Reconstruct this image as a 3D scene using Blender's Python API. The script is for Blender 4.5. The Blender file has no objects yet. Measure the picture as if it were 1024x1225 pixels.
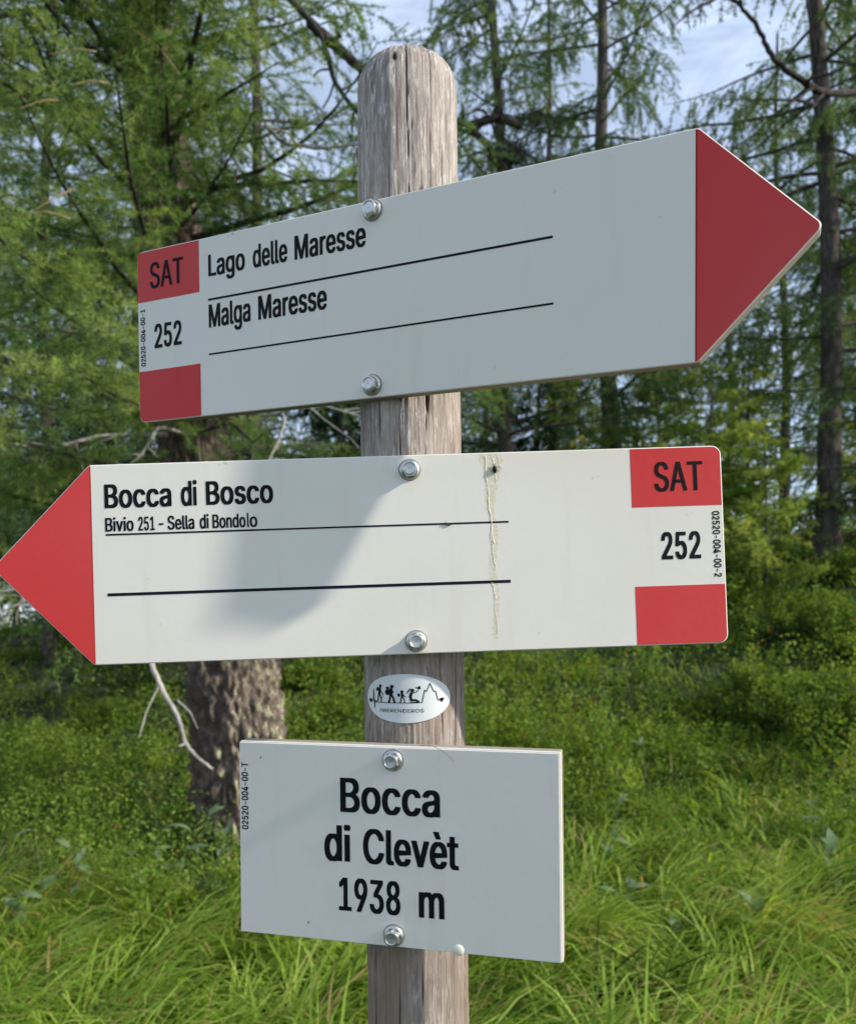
import bpy, math, random
import numpy as np
from math import sin, cos, pi, radians, sqrt
random.seed(7)
rng = np.random.default_rng(11)
SC = bpy.context.scene
COL = SC.collection
H = 1.55                                            # eye height above the grass

# ------------------------------------------------------------ camera, sky, sun, exposure
def v3(*a): return np.array(a, float)
def rx(a): c, s = cos(a), sin(a); return np.array([[1, 0, 0], [0, c, -s], [0, s, c]])
def ry(a): c, s = cos(a), sin(a); return np.array([[c, 0, s], [0, 1, 0], [-s, 0, c]])
cam = bpy.data.cameras.new('camera')
camo = bpy.data.objects.new('camera', cam); COL.objects.link(camo)
R = rx(0.0156) @ ry(0.0150)
from mathutils import Matrix, Vector, Euler
X, Y, Z = R[:, 0], R[:, 2], -R[:, 1]
camo.matrix_world = Matrix(((X[0], Y[0], Z[0], 0), (X[1], Y[1], Z[1], 0), (X[2], Y[2], Z[2], H), (0, 0, 0, 1)))
cam.sensor_fit = 'VERTICAL'; cam.sensor_height = 36; cam.lens = 969.7 / 1225 * 36
cam.shift_x = -10.3 / 1225; cam.shift_y = 101.4 / 1225
cam.clip_start = 0.02; cam.clip_end = 3000
cam.dof.use_dof = True; cam.dof.focus_distance = 0.62; cam.dof.aperture_fstop = 10.5
SC.camera = camo

SUN_AZ, SUN_EL = 1.2886, 0.5156                     # from behind-right of the camera
sd = v3(sin(SUN_AZ) * cos(SUN_EL), -cos(SUN_AZ) * cos(SUN_EL), sin(SUN_EL))
w = bpy.data.worlds.new('World'); SC.world = w; w.use_nodes = True
nt = w.node_tree; nt.nodes.clear()
def N(t, typ, **kw):
    n = t.nodes.new(typ)
    for k, v in kw.items():
        if k.startswith('i_'):
            key = k[2:]
            n.inputs[int(key) if key.isdigit() else key.replace('_', ' ')].default_value = v
        else: setattr(n, k, v)
    return n
def L(t, a, b): t.links.new(a, b)
sky = N(nt, 'ShaderNodeTexSky', sky_type='NISHITA', sun_disc=False, sun_elevation=SUN_EL, sun_rotation=math.atan2(sd[0], sd[1]), altitude=1900, air_density=1.0, dust_density=1.6, ozone_density=1.2)
tc = N(nt, 'ShaderNodeTexCoord')
mp = N(nt, 'ShaderNodeMapping', i_Scale=(1.5, 1.5, 5.5), i_Location=(0.35, 0.1, 0.0))
L(nt, tc.outputs['Generated'], mp.inputs['Vector'])
nz = N(nt, 'ShaderNodeTexNoise', i_Scale=2.1, i_Detail=7.0, i_Roughness=0.62, i_Distortion=0.5)
L(nt, mp.outputs[0], nz.inputs['Vector'])
cr = N(nt, 'ShaderNodeValToRGB'); cr.color_ramp.elements[0].position = .50; cr.color_ramp.elements[1].position = .80; cr.color_ramp.elements[0].color = (.36, .36, .36, 1)
L(nt, nz.outputs['Fac'], cr.inputs[0])
mx = N(nt, 'ShaderNodeMix', data_type='RGBA')
L(nt, cr.outputs[0], mx.inputs[0]); L(nt, sky.outputs[0], mx.inputs[6]); mx.inputs[7].default_value = (6.7, 7.9, 9.9, 1)
bg = N(nt, 'ShaderNodeBackground', i_Strength=0.13); L(nt, mx.outputs[2], bg.inputs[0])
wo = N(nt, 'ShaderNodeOutputWorld'); L(nt, bg.outputs[0], wo.inputs[0])
sun = bpy.data.lights.new('sun', 'SUN'); sun.energy = 4.0; sun.angle = radians(1.6); sun.color = (1, .935, .84)
so = bpy.data.objects.new('sun', sun); COL.objects.link(so)
so.rotation_euler = Vector(-sd).to_track_quat('-Z', 'Y').to_euler()
SC.view_settings.view_transform = 'Standard'; SC.view_settings.look = 'None'
SC.view_settings.gamma = 1; SC.view_settings.use_curve_mapping = False
SC.view_settings.exposure = 0.37

# ------------------------------------------------------------ helpers
def link(name, me, mat=None, parent=None):
    o = bpy.data.objects.new(name, me); COL.objects.link(o)
    if mat and me is not None and not me.materials: me.materials.append(mat)
    if parent: o.parent = parent
    return o
def tag(o, label=None, cat=None, group=None, kind=None):
    if label: o['label'] = label
    if cat: o['category'] = cat
    if group: o['group'] = group
    if kind: o['kind'] = kind
    return o
def np_mesh(name, V, F, smooth=False, tone=None):
    """V (n,3); F (m,k) with constant k"""
    V = np.asarray(V, np.float32); F = np.asarray(F, np.int32)
    me = bpy.data.meshes.new(name); k = F.shape[1]
    me.vertices.add(len(V)); me.vertices.foreach_set('co', V.ravel())
    me.loops.add(F.size); me.loops.foreach_set('vertex_index', F.ravel())
    me.polygons.add(len(F)); me.polygons.foreach_set('loop_start', np.arange(0, F.size, k, dtype=np.int32))
    if smooth: me.polygons.foreach_set('use_smooth', np.ones(len(F), bool))
    if tone is not None:
        a = me.attributes.new('tone', 'FLOAT', 'POINT'); a.data.foreach_set('value', np.asarray(tone, np.float32))
    me.update(calc_edges=True)
    return me
def norm(a): return a / np.maximum(np.linalg.norm(a, axis=-1, keepdims=True), 1e-9)
def hash3(i, j, k, s):
    n = (i * 374761393 + j * 668265263 + k * 2147483647 + s * 1274126177) & 0xffffffff
    n = ((n ^ (n >> 13)) * 1274126177) & 0xffffffff
    return ((n ^ (n >> 16)) & 0xffff) / 65535.0
def noise(P, s=0):
    P = np.asarray(P, float); I = np.floor(P).astype(np.int64); f = P - I; f = f * f * (3 - 2 * f)
    r = 0
    for a in (0, 1):
        for b in (0, 1):
            for c in (0, 1):
                wgt = (f[..., 0] if a else 1 - f[..., 0]) * (f[..., 1] if b else 1 - f[..., 1]) * (f[..., 2] if c else 1 - f[..., 2])
                r = r + wgt * hash3(I[..., 0] + a, I[..., 1] + b, I[..., 2] + c, s)
    return r
def fbm(P, o=4, s=0):
    P = np.asarray(P, float); r = 0; a = .5; t = 0
    for i in range(o): r = r + a * noise(P * 2 ** i, s + i); t += a; a *= .5
    return r / t
def sstep(a, b, x): t = np.clip((x - a) / (b - a), 0, 1); return t * t * (3 - 2 * t)
class Tube:
    def __init__(s): s.V = []; s.F = []; s.T = []; s.n = 0
    def add(s, P, r0, r1=None, k=5, tone=.5, rr=None):
        P = np.asarray(P, float); n = len(P)
        r = np.linspace(r0, r1, n) if rr is None else rr
        T = norm(np.gradient(P, axis=0)); ref = v3(0, 0, 1) if abs(T[0, 2]) < .8 else v3(1, 0, 0)
        A = norm(np.cross(T, ref)); B = np.cross(T, A)
        a = np.arange(k) * 2 * pi / k
        V = P[:, None] + (A[:, None] * np.cos(a)[None, :, None] + B[:, None] * np.sin(a)[None, :, None]) * np.asarray(r)[:, None, None]
        i = np.arange(n - 1)[:, None] * k; j = np.arange(k)[None]
        jn = (j + 1) % k
        F = np.stack([i + j, i + jn, i + k + jn, i + k + j], -1).reshape(-1, 4) + s.n
        s.V.append(V.reshape(-1, 3)); s.F.append(F); s.T.append(np.full(n * k, tone)); s.n += n * k
    def build(s, name, mat, parent=None, smooth=True):
        me = np_mesh(name, np.concatenate(s.V), np.concatenate(s.F), smooth, np.concatenate(s.T))
        return link(name, me, mat, parent)

# ------------------------------------------------------------ materials
def new_mat(name):
    m = bpy.data.materials.new(name); m.use_nodes = True; t = m.node_tree
    b = t.nodes['Principled BSDF']; return m, t, b
def ramp(t, fac, stops):
    r = N(t, 'ShaderNodeValToRGB'); e = r.color_ramp.elements
    while len(e) < len(stops): e.new(.5)
    for i, (p, c) in enumerate(stops): e[i].position = p; e[i].color = (*c, 1)
    L(t, fac, r.inputs[0]); return r.outputs[0]
def tnoise(t, scale, detail=4, rough=.55, vec=None, sc=None, dist=0):
    n = N(t, 'ShaderNodeTexNoise', i_Scale=scale, i_Detail=detail, i_Roughness=rough, i_Distortion=dist)
    if vec is None: vec = N(t, 'ShaderNodeTexCoord').outputs['Object']
    if sc:
        m = N(t, 'ShaderNodeMapping', i_Scale=sc); L(t, vec, m.inputs[0]); vec = m.outputs[0]
    L(t, vec, n.inputs['Vector']); return n.outputs['Fac']
def mixc(t, fac, a, b, mode='MIX'):
    m = N(t, 'ShaderNodeMix', data_type='RGBA', blend_type=mode)
    for s, v in ((0, fac), (6, a), (7, b)):
        if isinstance(v, (int, float)): m.inputs[s].default_value = v
        elif isinstance(v, tuple): m.inputs[s].default_value = (*v, 1)
        else: L(t, v, m.inputs[s])
    return m.outputs[2]
def bump(t, b, h, strength, dist):
    n = N(t, 'ShaderNodeBump', i_Strength=strength, i_Distance=dist); L(t, h, n.inputs['Height']); L(t, n.outputs[0], b.inputs['Normal'])
def maprange(t, v, a, b_, c=0., d=1.):
    n = N(t, 'ShaderNodeMapRange', i_1=a, i_2=b_, i_3=c, i_4=d); L(t, v, n.inputs[0]); return n.outputs[0]

def foliage_mat(name, stops, trans=.35, patch=1.2, rough=.55):
    """tone picks along the stops; a slow noise shifts it from clump to clump"""
    m, t, b = new_mat(name)
    at = N(t, 'ShaderNodeAttribute', attribute_name='tone')
    nn = tnoise(t, patch, 3)
    mt = N(t, 'ShaderNodeMath', operation='MULTIPLY_ADD'); L(t, nn, mt.inputs[0]); mt.inputs[1].default_value = .9; 
    m2 = N(t, 'ShaderNodeMath', operation='SUBTRACT'); L(t, at.outputs['Fac'], m2.inputs[0]); m2.inputs[1].default_value = .45
    L(t, m2.outputs[0], mt.inputs[2])
    c = ramp(t, mt.outputs[0], stops)
    L(t, c, b.inputs['Base Color']); b.inputs['Roughness'].default_value = rough; b.inputs['Specular IOR Level'].default_value = .18
    tr = N(t, 'ShaderNodeBsdfTranslucent')
    c2 = mixc(t, 1.0, c, (1.35, 1.25, .55), 'MULTIPLY'); L(t, c2, tr.inputs[0])
    ms = N(t, 'ShaderNodeMixShader', i_0=trans)
    L(t, b.outputs[0], ms.inputs[1]); L(t, tr.outputs[0], ms.inputs[2]); L(t, ms.outputs[0], t.nodes['Material Output'].inputs[0])
    return m
M = {}
M['needle_near'] = foliage_mat('larch needles', [(.05, (0.034, 0.068, 0.024)), (.4, (0.079, 0.161, 0.050)), (.7, (0.174, 0.291, 0.073)), (.95, (0.372, 0.471, 0.132))], .42, 1.6)
M['needle_mid'] = foliage_mat('larch needles mid', [(.05, (0.034, 0.072, 0.037)), (.45, (0.084, 0.162, 0.066)), (.75, (0.146, 0.240, 0.077)), (.98, (0.258, 0.348, 0.099))], .4, .9)  # blue-green larch, with the bluish veil of distant haze put into the colour
M['needle_young'] = foliage_mat('young larch needles', [(.05, (0.099, 0.173, 0.040)), (.5, (0.264, 0.389, 0.080)), (.95, (0.484, 0.540, 0.150))], .45, 1.5)
M['needle_dark'] = foliage_mat('spruce needles', [(.05, (.012, .028, .012)), (.6, (.03, .055, .022)), (.95, (.06, .09, .03))], .25, 1.2)
M['grass'] = foliage_mat('grass', [(.02, (0.025, 0.046, 0.009)), (.35, (0.120, 0.204, 0.028)), (.68, (0.308, 0.462, 0.060)), (.9, (0.524, 0.660, 0.140)), (.99, (0.479, 0.360, 0.150))], .52, 1.4, .42)
M['shrub'] = foliage_mat('bilberry', [(.02, (0.026, 0.047, 0.010)), (.38, (0.097, 0.174, 0.027)), (.7, (0.198, 0.308, 0.046)), (.92, (0.319, 0.414, 0.075)), (1.0, (0.275, 0.123, 0.050))], .5, 1.8, .5)
M['broadleaf'] = foliage_mat('broad leaf', [(.05, (.1, .16, .07)), (.5, (.17, .25, .12)), (.95, (.26, .33, .18))], .35, 2., .35)

def bark_mat(name, c0, c1, c2, lichen=0., zs=.25):
    m, t, b = new_mat(name)
    f = tnoise(t, 22, 7, .65, sc=(1, 1, zs)); g = tnoise(t, 4, 4)
    c = ramp(t, f, [(.3, c0), (.52, c1), (.72, c2)])
    c = mixc(t, maprange(t, g, .45, .7), c, tuple(.6 * x for x in c1), 'MIX')
    if lichen:
        co = N(t, 'ShaderNodeTexCoord').outputs['Object']; s = N(t, 'ShaderNodeSeparateXYZ'); L(t, co, s.inputs[0])
        geo = N(t, 'ShaderNodeNewGeometry'); sn = N(t, 'ShaderNodeSeparateXYZ'); L(t, geo.outputs['Normal'], sn.inputs[0])
        side = maprange(t, sn.outputs[0], .15, .7)
        low = maprange(t, s.outputs[2], 1.6, .9)
        ln0 = maprange(t, tnoise(t, 26, 6, .7, sc=(1, 1, .45)), .5, .58); lm = N(t, 'ShaderNodeMath', operation='MULTIPLY'); L(t, low, lm.inputs[0]); L(t, ln0, lm.inputs[1]); ln = lm.outputs[0]
        mm = N(t, 'ShaderNodeMath', operation='MULTIPLY'); L(t, side, mm.inputs[0]); L(t, ln, mm.inputs[1])
        ml = N(t, 'ShaderNodeMath', operation='MULTIPLY'); L(t, mm.outputs[0], ml.inputs[0]); ml.inputs[1].default_value = lichen
        c = mixc(t, ml.outputs[0], c, (.40, .40, .24))
    L(t, c, b.inputs['Base Color']); b.inputs['Roughness'].default_value = .9; b.inputs['Specular IOR Level'].default_value = .15
    bump(t, b, f, .9, .02); return m
M['bark'] = bark_mat('old larch bark', (.034, .024, .019), (.135, .10, .08), (.31, .245, .20), 1., .6)
M['bark_mid'] = bark_mat('larch bark', (.04, .033, .03), (.11, .09, .08), (.22, .19, .17))
M['twig'] = bark_mat('twig', (.05, .04, .03), (.11, .09, .07), (.2, .17, .13))
M['dead_wood'] = bark_mat('dead wood', (.25, .22, .19), (.42, .38, .34), (.6, .56, .5))
M['dead_dark'] = bark_mat('dead dark wood', (.02, .017, .015), (.06, .052, .045), (.13, .115, .10))
M['gold_twig'] = bark_mat('golden twig', (.12, .09, .04), (.28, .21, .10), (.42, .34, .18))

m, t, b = new_mat('soil'); M['soil'] = m
f = tnoise(t, 3, 8, .7); L(t, ramp(t, f, [(.3, (.012, .018, .006)), (.55, (.03, .045, .012)), (.75, (.06, .06, .025))]), b.inputs['Base Color'])
b.inputs['Roughness'].default_value = 1; bump(t, b, f, .7, .05)

m, t, b = new_mat('weathered post wood'); M['post'] = m          # silver larch, streaks along the grain
at = N(t, 'ShaderNodeAttribute', attribute_name='tone').outputs['Fac']
f1 = tnoise(t, 420, 5, .7, sc=(1, 1, .035)); f2 = tnoise(t, 90, 6, .65, sc=(1, 1, .12)); f3 = tnoise(t, 10, 4, .6, sc=(1, 1, .45)); f4 = tnoise(t, 330, 6, .75, sc=(1, 1, .16))
c = ramp(t, f1, [(.25, (.34, .285, .24)), (.5, (.50, .43, .365)), (.75, (.64, .57, .49))])
c = mixc(t, maprange(t, f2, .42, .62), c, (.30, .25, .22), 'MIX'); 
c = mixc(t, maprange(t, f4, .44, .36, 0, .5), c, (.22, .18, .16))
c2 = mixc(t, maprange(t, f4, .53, .62), c, (.70, .64, .58))
co = N(t, 'ShaderNodeTexCoord').outputs['Object']; sp = N(t, 'ShaderNodeSeparateXYZ'); L(t, co, sp.inputs[0])
warm = maprange(t, sp.outputs[2], 1.9, 1.4, 0., 1.)
wm = N(t, 'ShaderNodeMath', operation='MULTIPLY'); L(t, warm, wm.inputs[0]); L(t, maprange(t, f3, .35, .6), wm.inputs[1])
c3 = mixc(t, wm.outputs[0], c2, mixc(t, f1, (.12, .09, .07), (.44, .33, .235)))
c4 = mixc(t, at, c3, (.035, .028, .024))
L(t, c4, b.inputs['Base Color']); b.inputs['Roughness'].default_value = .85; b.inputs['Specular IOR Level'].default_value = .2
ad = N(t, 'ShaderNodeMath', operation='ADD'); L(t, f1, ad.inputs[0]); L(t, f4, ad.inputs[1])
bump(t, b, ad.outputs[0], 1., .0018)

def paint_mat(name, col, dirt=.12, rough=.42, texture=.35, edge=None):
    m, t, b = new_mat(name)
    g = tnoise(t, 9, 5, .6); s = tnoise(t, 160, 2, .5); sp = tnoise(t, 60, 2, .5)
    c = mixc(t, maprange(t, g, .4, .75, 0, dirt * 2), col, tuple(x * y for x, y in zip(col, (.86, .86, .80))))
    st = tnoise(t, 30, 5, .7, sc=(1.6, .16, 1)); c = mixc(t, maprange(t, st, .55, .75, 0, .3), c, tuple(x * y for x, y in zip(col, (.80, .78, .70))))
    c = mixc(t, maprange(t, sp, .74, .78, 0, .5), c, tuple(.5 * x for x in col))
    fad = tnoise(t, 5, 3, .5); c = mixc(t, maprange(t, fad, .4, .7, 0, .035), c, (.75, .68, .62))
    L(t, c, b.inputs['Base Color']); b.inputs['Roughness'].default_value = rough
    if name.startswith('red'): b.inputs['Specular IOR Level'].default_value = .22
    bump(t, b, s, texture, .0006); return m
M['white'] = paint_mat('white painted board', (.80, .752, .655), texture=.13)
M['red'] = paint_mat('red signal paint', (.63, .045, .042), .1, .5, .2)
M['edge'] = paint_mat('board core edge', (.34, .29, .23), .5, .8, .6)
m, t, b = new_mat('black engraved paint'); M['black'] = m; b.inputs['Base Color'].default_value = (.005, .005, .006, 1); b.inputs['Roughness'].default_value = .6; b.inputs['Specular IOR Level'].default_value = .15
m, t, b = new_mat('blue black rule'); M['rule'] = m; b.inputs['Base Color'].default_value = (.007, .006, .016, 1); b.inputs['Roughness'].default_value = .6; b.inputs['Specular IOR Level'].default_value = .15
m, t, b = new_mat('zinc plated steel'); M['steel'] = m
b.inputs['Metallic'].default_value = 1; b.inputs['Base Color'].default_value = (.60, .60, .56, 1); b.inputs['Roughness'].default_value = .27
f = tnoise(t, 500, 4); L(t, maprange(t, f, .3, .7, .30, .52), b.inputs['Roughness']); bump(t, b, f, .15, .0004)
m, t, b = new_mat('brushed sticker'); M['sticker'] = m
b.inputs['Base Color'].default_value = (.74, .76, .73, 1); b.inputs['Roughness'].default_value = .42; b.inputs['Metallic'].default_value = .25
m, t, b = new_mat('grime'); M['grime'] = m
b.inputs['Base Color'].default_value = (.30, .27, .22, 1); b.inputs['Roughness'].default_value = .9
m, t, b = new_mat('resin'); M['resin'] = m
b.inputs['Base Color'].default_value = (.80, .70, .38, 1); b.inputs['Roughness'].default_value = .25; b.inputs['Alpha'].default_value = .42
f = tnoise(t, 300, 5, .6, sc=(1, 1, .2)); L(t, maprange(t, f, .35, .65, .05, .42), b.inputs['Alpha'])
m, t, b = new_mat('dried resin bead'); M['resin_bead'] = m
b.inputs['Base Color'].default_value = (.84, .80, .62, 1); b.inputs['Roughness'].default_value = .3
m, t, b = new_mat('hair brown'); M['hair'] = m; b.inputs['Base Color'].default_value = (.25, .11, .05, 1)

# ------------------------------------------------------------ ground
def g(x, y):
    x = np.asarray(x, float); y = np.asarray(y, float)
    z = sstep(5.4, 13.5, y + .12 * x) * (1.55 + .17 * np.clip(x, 0, 7) - .03 * np.clip(-x, 0, 8))
    z = z + .28 * np.exp(-((x - 4.3) / 1.5) ** 2 - ((y - 8.6) / 1.6) ** 2)
    z = z - .055 * np.clip(y - 17, 0, 400) - .03 * np.clip(-y - 10, 0, 300) - .02 * np.clip(abs(x) - 14, 0, 300)
    P = np.stack([x * .55, y * .55, x * 0], -1)
    z = z + (fbm(P, 3, 5) - .5) * .38 * sstep(2.6, 7, y)
    z = z + (fbm(P * 5, 2, 9) - .5) * .10 * (.3 + .7 * sstep(2, 5, y))
    return z
def axis_pts(a, b, d0, far, n):
    inner = np.arange(a, b, d0); t = np.linspace(0, 1, n)[1:] ** 2.2
    return np.concatenate([(a - (far) * t)[::-1], inner, b + far * t])
xs = axis_pts(-9, 12, .14, 600, 26); ys = axis_pts(-3, 20, .14, 900, 30)
GX, GY = np.meshgrid(xs, ys)
V = np.stack([GX, GY, g(GX, GY)], -1).reshape(-1, 3); nx = len(xs)
ii, jj = np.meshgrid(np.arange(len(ys) - 1), np.arange(nx - 1), indexing='ij'); k0 = (ii * nx + jj).ravel()
gr = link('ground', np_mesh('ground', V, np.stack([k0, k0 + 1, k0 + nx + 1, k0 + nx], -1), True), M['soil']); tag(gr, kind='structure')

# ------------------------------------------------------------ post
PX, PY, PR = -.018955, .661878, .0405586
LX, LY = .00193, .00808
ztop = H + .4515
def axis(z): return np.stack([PX + LX * (z - H), PY + LY * (z - H), z], -1)
na, nzv = 330, 290
zb = -.25
hh = np.concatenate([np.linspace(zb, 1.0, 40, endpoint=False), np.linspace(1.0, ztop - .026, nzv, endpoint=False)])
rings = [(z, PR) for z in hh]
for q in np.linspace(0, 1, 18):                       # worn dome
    a = q * pi / 2
    rings.append((ztop - .026 + .026 * sin(a) ** .9, PR * (cos(a) ** .52 if q < 1 else 0.0005)))
Zr = np.array([r[0] for r in rings]); Rr = np.array([r[1] for r in rings])
th = np.linspace(0, 2 * pi, na, endpoint=False)       # angle 0 faces -y (the camera), + to the right
TH, ZZ = np.meshgrid(th, Zr); RR = np.repeat(Rr[:, None], na, 1)
wrap = lambda a: (a + pi) % (2 * pi) - pi
dark = np.zeros_like(RR); dis = np.zeros_like(RR)
P = np.stack([np.cos(TH) * 3.2, np.sin(TH) * 3.2, ZZ * 3], -1)
dis += (fbm(P, 3, 3) - .5) * .0018
P = np.stack([np.cos(TH) * 26, np.sin(TH) * 26, ZZ * 7], -1); fine = fbm(P, 3, 21); dis += (fine - .5) * .0013
P = np.stack([np.cos(TH) * 14, np.sin(TH) * 14, ZZ * 110 + np.cos(TH) * 3], -1); flake = fbm(P, 3, 61); side_ = sstep(.25, -.7, wrap(TH)) * sstep(.4, .55, fbm(np.stack([np.cos(TH) * 2, np.sin(TH) * 2, ZZ * 9], -1), 2, 66))
dis += (flake - .5) * .0016 * (.25 + side_); dark = np.maximum(dark, sstep(.40, .30, flake) * side_ * .55)
def crack(a0, z0, z1, wdt, depth, seed, wob=.035):
    global dark, dis
    c = a0 + (fbm(np.stack([ZZ * 9, ZZ * 0 + seed, ZZ * 0], -1), 3, seed) - .5) * 2 * wob
    d = np.abs(wrap(TH - c)); L_ = sstep(z0, z0 + .03, ZZ) * (1 - sstep(z1 - .03, z1, ZZ))
    wv = wdt * (.45 + .9 * noise(np.stack([ZZ * 60, ZZ * 0 + seed, ZZ * 0], -1), seed))
    k = np.clip(1 - d / wv, 0, 1) * L_
    dis -= depth * k; dark = np.maximum(dark, np.clip(k * 1.8, 0, 1))
crack(.03, H + .22, ztop - .004, .013, .003, 2, .03)
crack(.48, H + .24, ztop + .1, .010, .0014, 3, .03); crack(.74, H + .18, ztop - .06, .008, .001, 4); crack(-1.05, H + .2, H + .38, .010, .0012, 5, .04)
crack(.35, H + .1, H + .19, .014, .002, 6, .06); crack(-.18, H + .05, H + .2, .010, .0012, 7); crack(-.62, H + .12, H + .2, .014, .002, 8)
crack(.55, H - .11, H - .02, .012, .0015, 9, .05); crack(.12, .8, H - .26, .012, .0015, 10, .05); crack(.95, H - .12, H - .03, .014, .002, 11, .05); crack(1.2, .4, H + .1, .014, .0015, 12, .06)
crack(-.95, .3, H - .26, .012, .0015, 13, .06); crack(-.3, .6, H - .28, .012, .0015, 14, .06)
rg = np.random.default_rng(4)
for k in range(16):
    z0 = rg.uniform(.9, 1.9); crack(rg.uniform(-1.6, 1.6), z0, z0 + rg.uniform(.05, .16), rg.uniform(.005, .009), .0006, 20 + k, .05)
def knot(a0, z0, ra, rz, depth):
    global dark, dis
    d = np.hypot(wrap(TH - a0) * PR / ra, (ZZ - z0) / rz); k = np.clip(1.3 - d, 0, 1); dis -= depth * k; dark = np.maximum(dark, np.clip(k * 1.6, 0, .95))
knot(-.22, H + .4325, .0018, .0035, .003); knot(-.32, H + .421, .0055, .0008, .002); knot(.27, H + .325, .0022, .003, .002)
knot(.35, H + .165, .0014, .012, .003)
RR2 = np.where(RR > .002, RR + dis * np.clip(RR / PR, .2, 1), RR)
A = axis(ZZ); V = A.copy(); V[..., 0] += np.sin(TH) * RR2; V[..., 1] -= np.cos(TH) * RR2
V[..., 2] += (RR < PR * .999) * (fine - .5) * .003
nr = len(rings); ii, jj = np.meshgrid(np.arange(nr - 1), np.arange(na), indexing='ij')
F = np.stack([ii * na + jj, ii * na + (jj + 1) % na, (ii + 1) * na + (jj + 1) % na, (ii + 1) * na + jj], -1).reshape(-1, 4)
post = link('wooden_post', np_mesh('wooden_post', V.reshape(-1, 3), F, True, dark.ravel()), M['post'])
tag(post, 'weathered grey round timber post carrying all the trail signs', 'post')

# ------------------------------------------------------------ signs
def basis(T, U): 
    T = norm(v3(*T)); U = v3(*U); U = norm(U - T * (U @ T)); Nn = np.cross(T, U)   # Nn points towards the camera side
    return T, U, Nn
def plane_mesh(V2, F, name, z=0.):
    return np_mesh(name, np.c_[V2, np.full(len(V2), z)], F)
def round_poly(pts, r, n=7):
    out = []; k = len(pts)
    for i in range(k):
        p = v3(*pts[i]); a = norm(v3(*pts[i - 1]) - p); c = norm(v3(*pts[(i + 1) % k]) - p)
        rr = r[i] if isinstance(r, (list, tuple)) else r
        if rr <= 0: out.append(p); continue
        ang = math.acos(np.clip(a @ c, -1, 1)); d = rr / math.tan(ang / 2)
        s, e = p + a * d, p + c * d; cen = p + norm(a + c) * rr / sin(ang / 2)
        v0 = s - cen; v1 = e - cen; om = math.acos(np.clip(norm(v0) @ norm(v1), -1, 1))
        for q in np.linspace(0, 1, n): out.append(cen + (sin((1 - q) * om) * v0 + sin(q * om) * v1) / sin(om))
    return np.array(out)
def slab(name, poly, z0, z1, mat, parent, bev=.0006, edge=None):
    """prism from 2-D outline (metres) between z0 and z1 with a small front bevel"""
    n = len(poly); c = poly.mean(0)
    d = norm(np.roll(poly, -1, 0) - np.roll(poly, 1, 0)); inn = np.c_[-d[:, 1], d[:, 0]]
    area = .5 * np.sum(poly[:, 0] * np.roll(poly[:, 1], -1) - np.roll(poly[:, 0], -1) * poly[:, 1])
    if area < 0: inn = -inn
    inner = poly + inn * bev
    V = np.r_[np.c_[poly, np.full(n, z0)], np.c_[poly, np.full(n, z1 - bev)], np.c_[inner, np.full(n, z1)]]
    F = [tuple(range(n))[::-1], tuple(range(2 * n, 3 * n))]
    for a in (0, n):
        for i in range(n): F.append((a + i, a + (i + 1) % n, a + n + (i + 1) % n, a + n + i))
    if area < 0: F = [f[::-1] for f in F]
    me = bpy.data.meshes.new(name); me.from_pydata(V.tolist(), [], F); me.materials.append(mat)
    if edge:
        me.materials.append(edge); me.polygons[0].material_index = 1
        for i in range(2, 2 + n): me.polygons[i].material_index = 1
    return link(name, me, None, parent)
def rect(a0, b0, a1, b1): return [(a0, b0), (a1, b0), (a1, b1), (a0, b1)]
CM = .01
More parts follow.
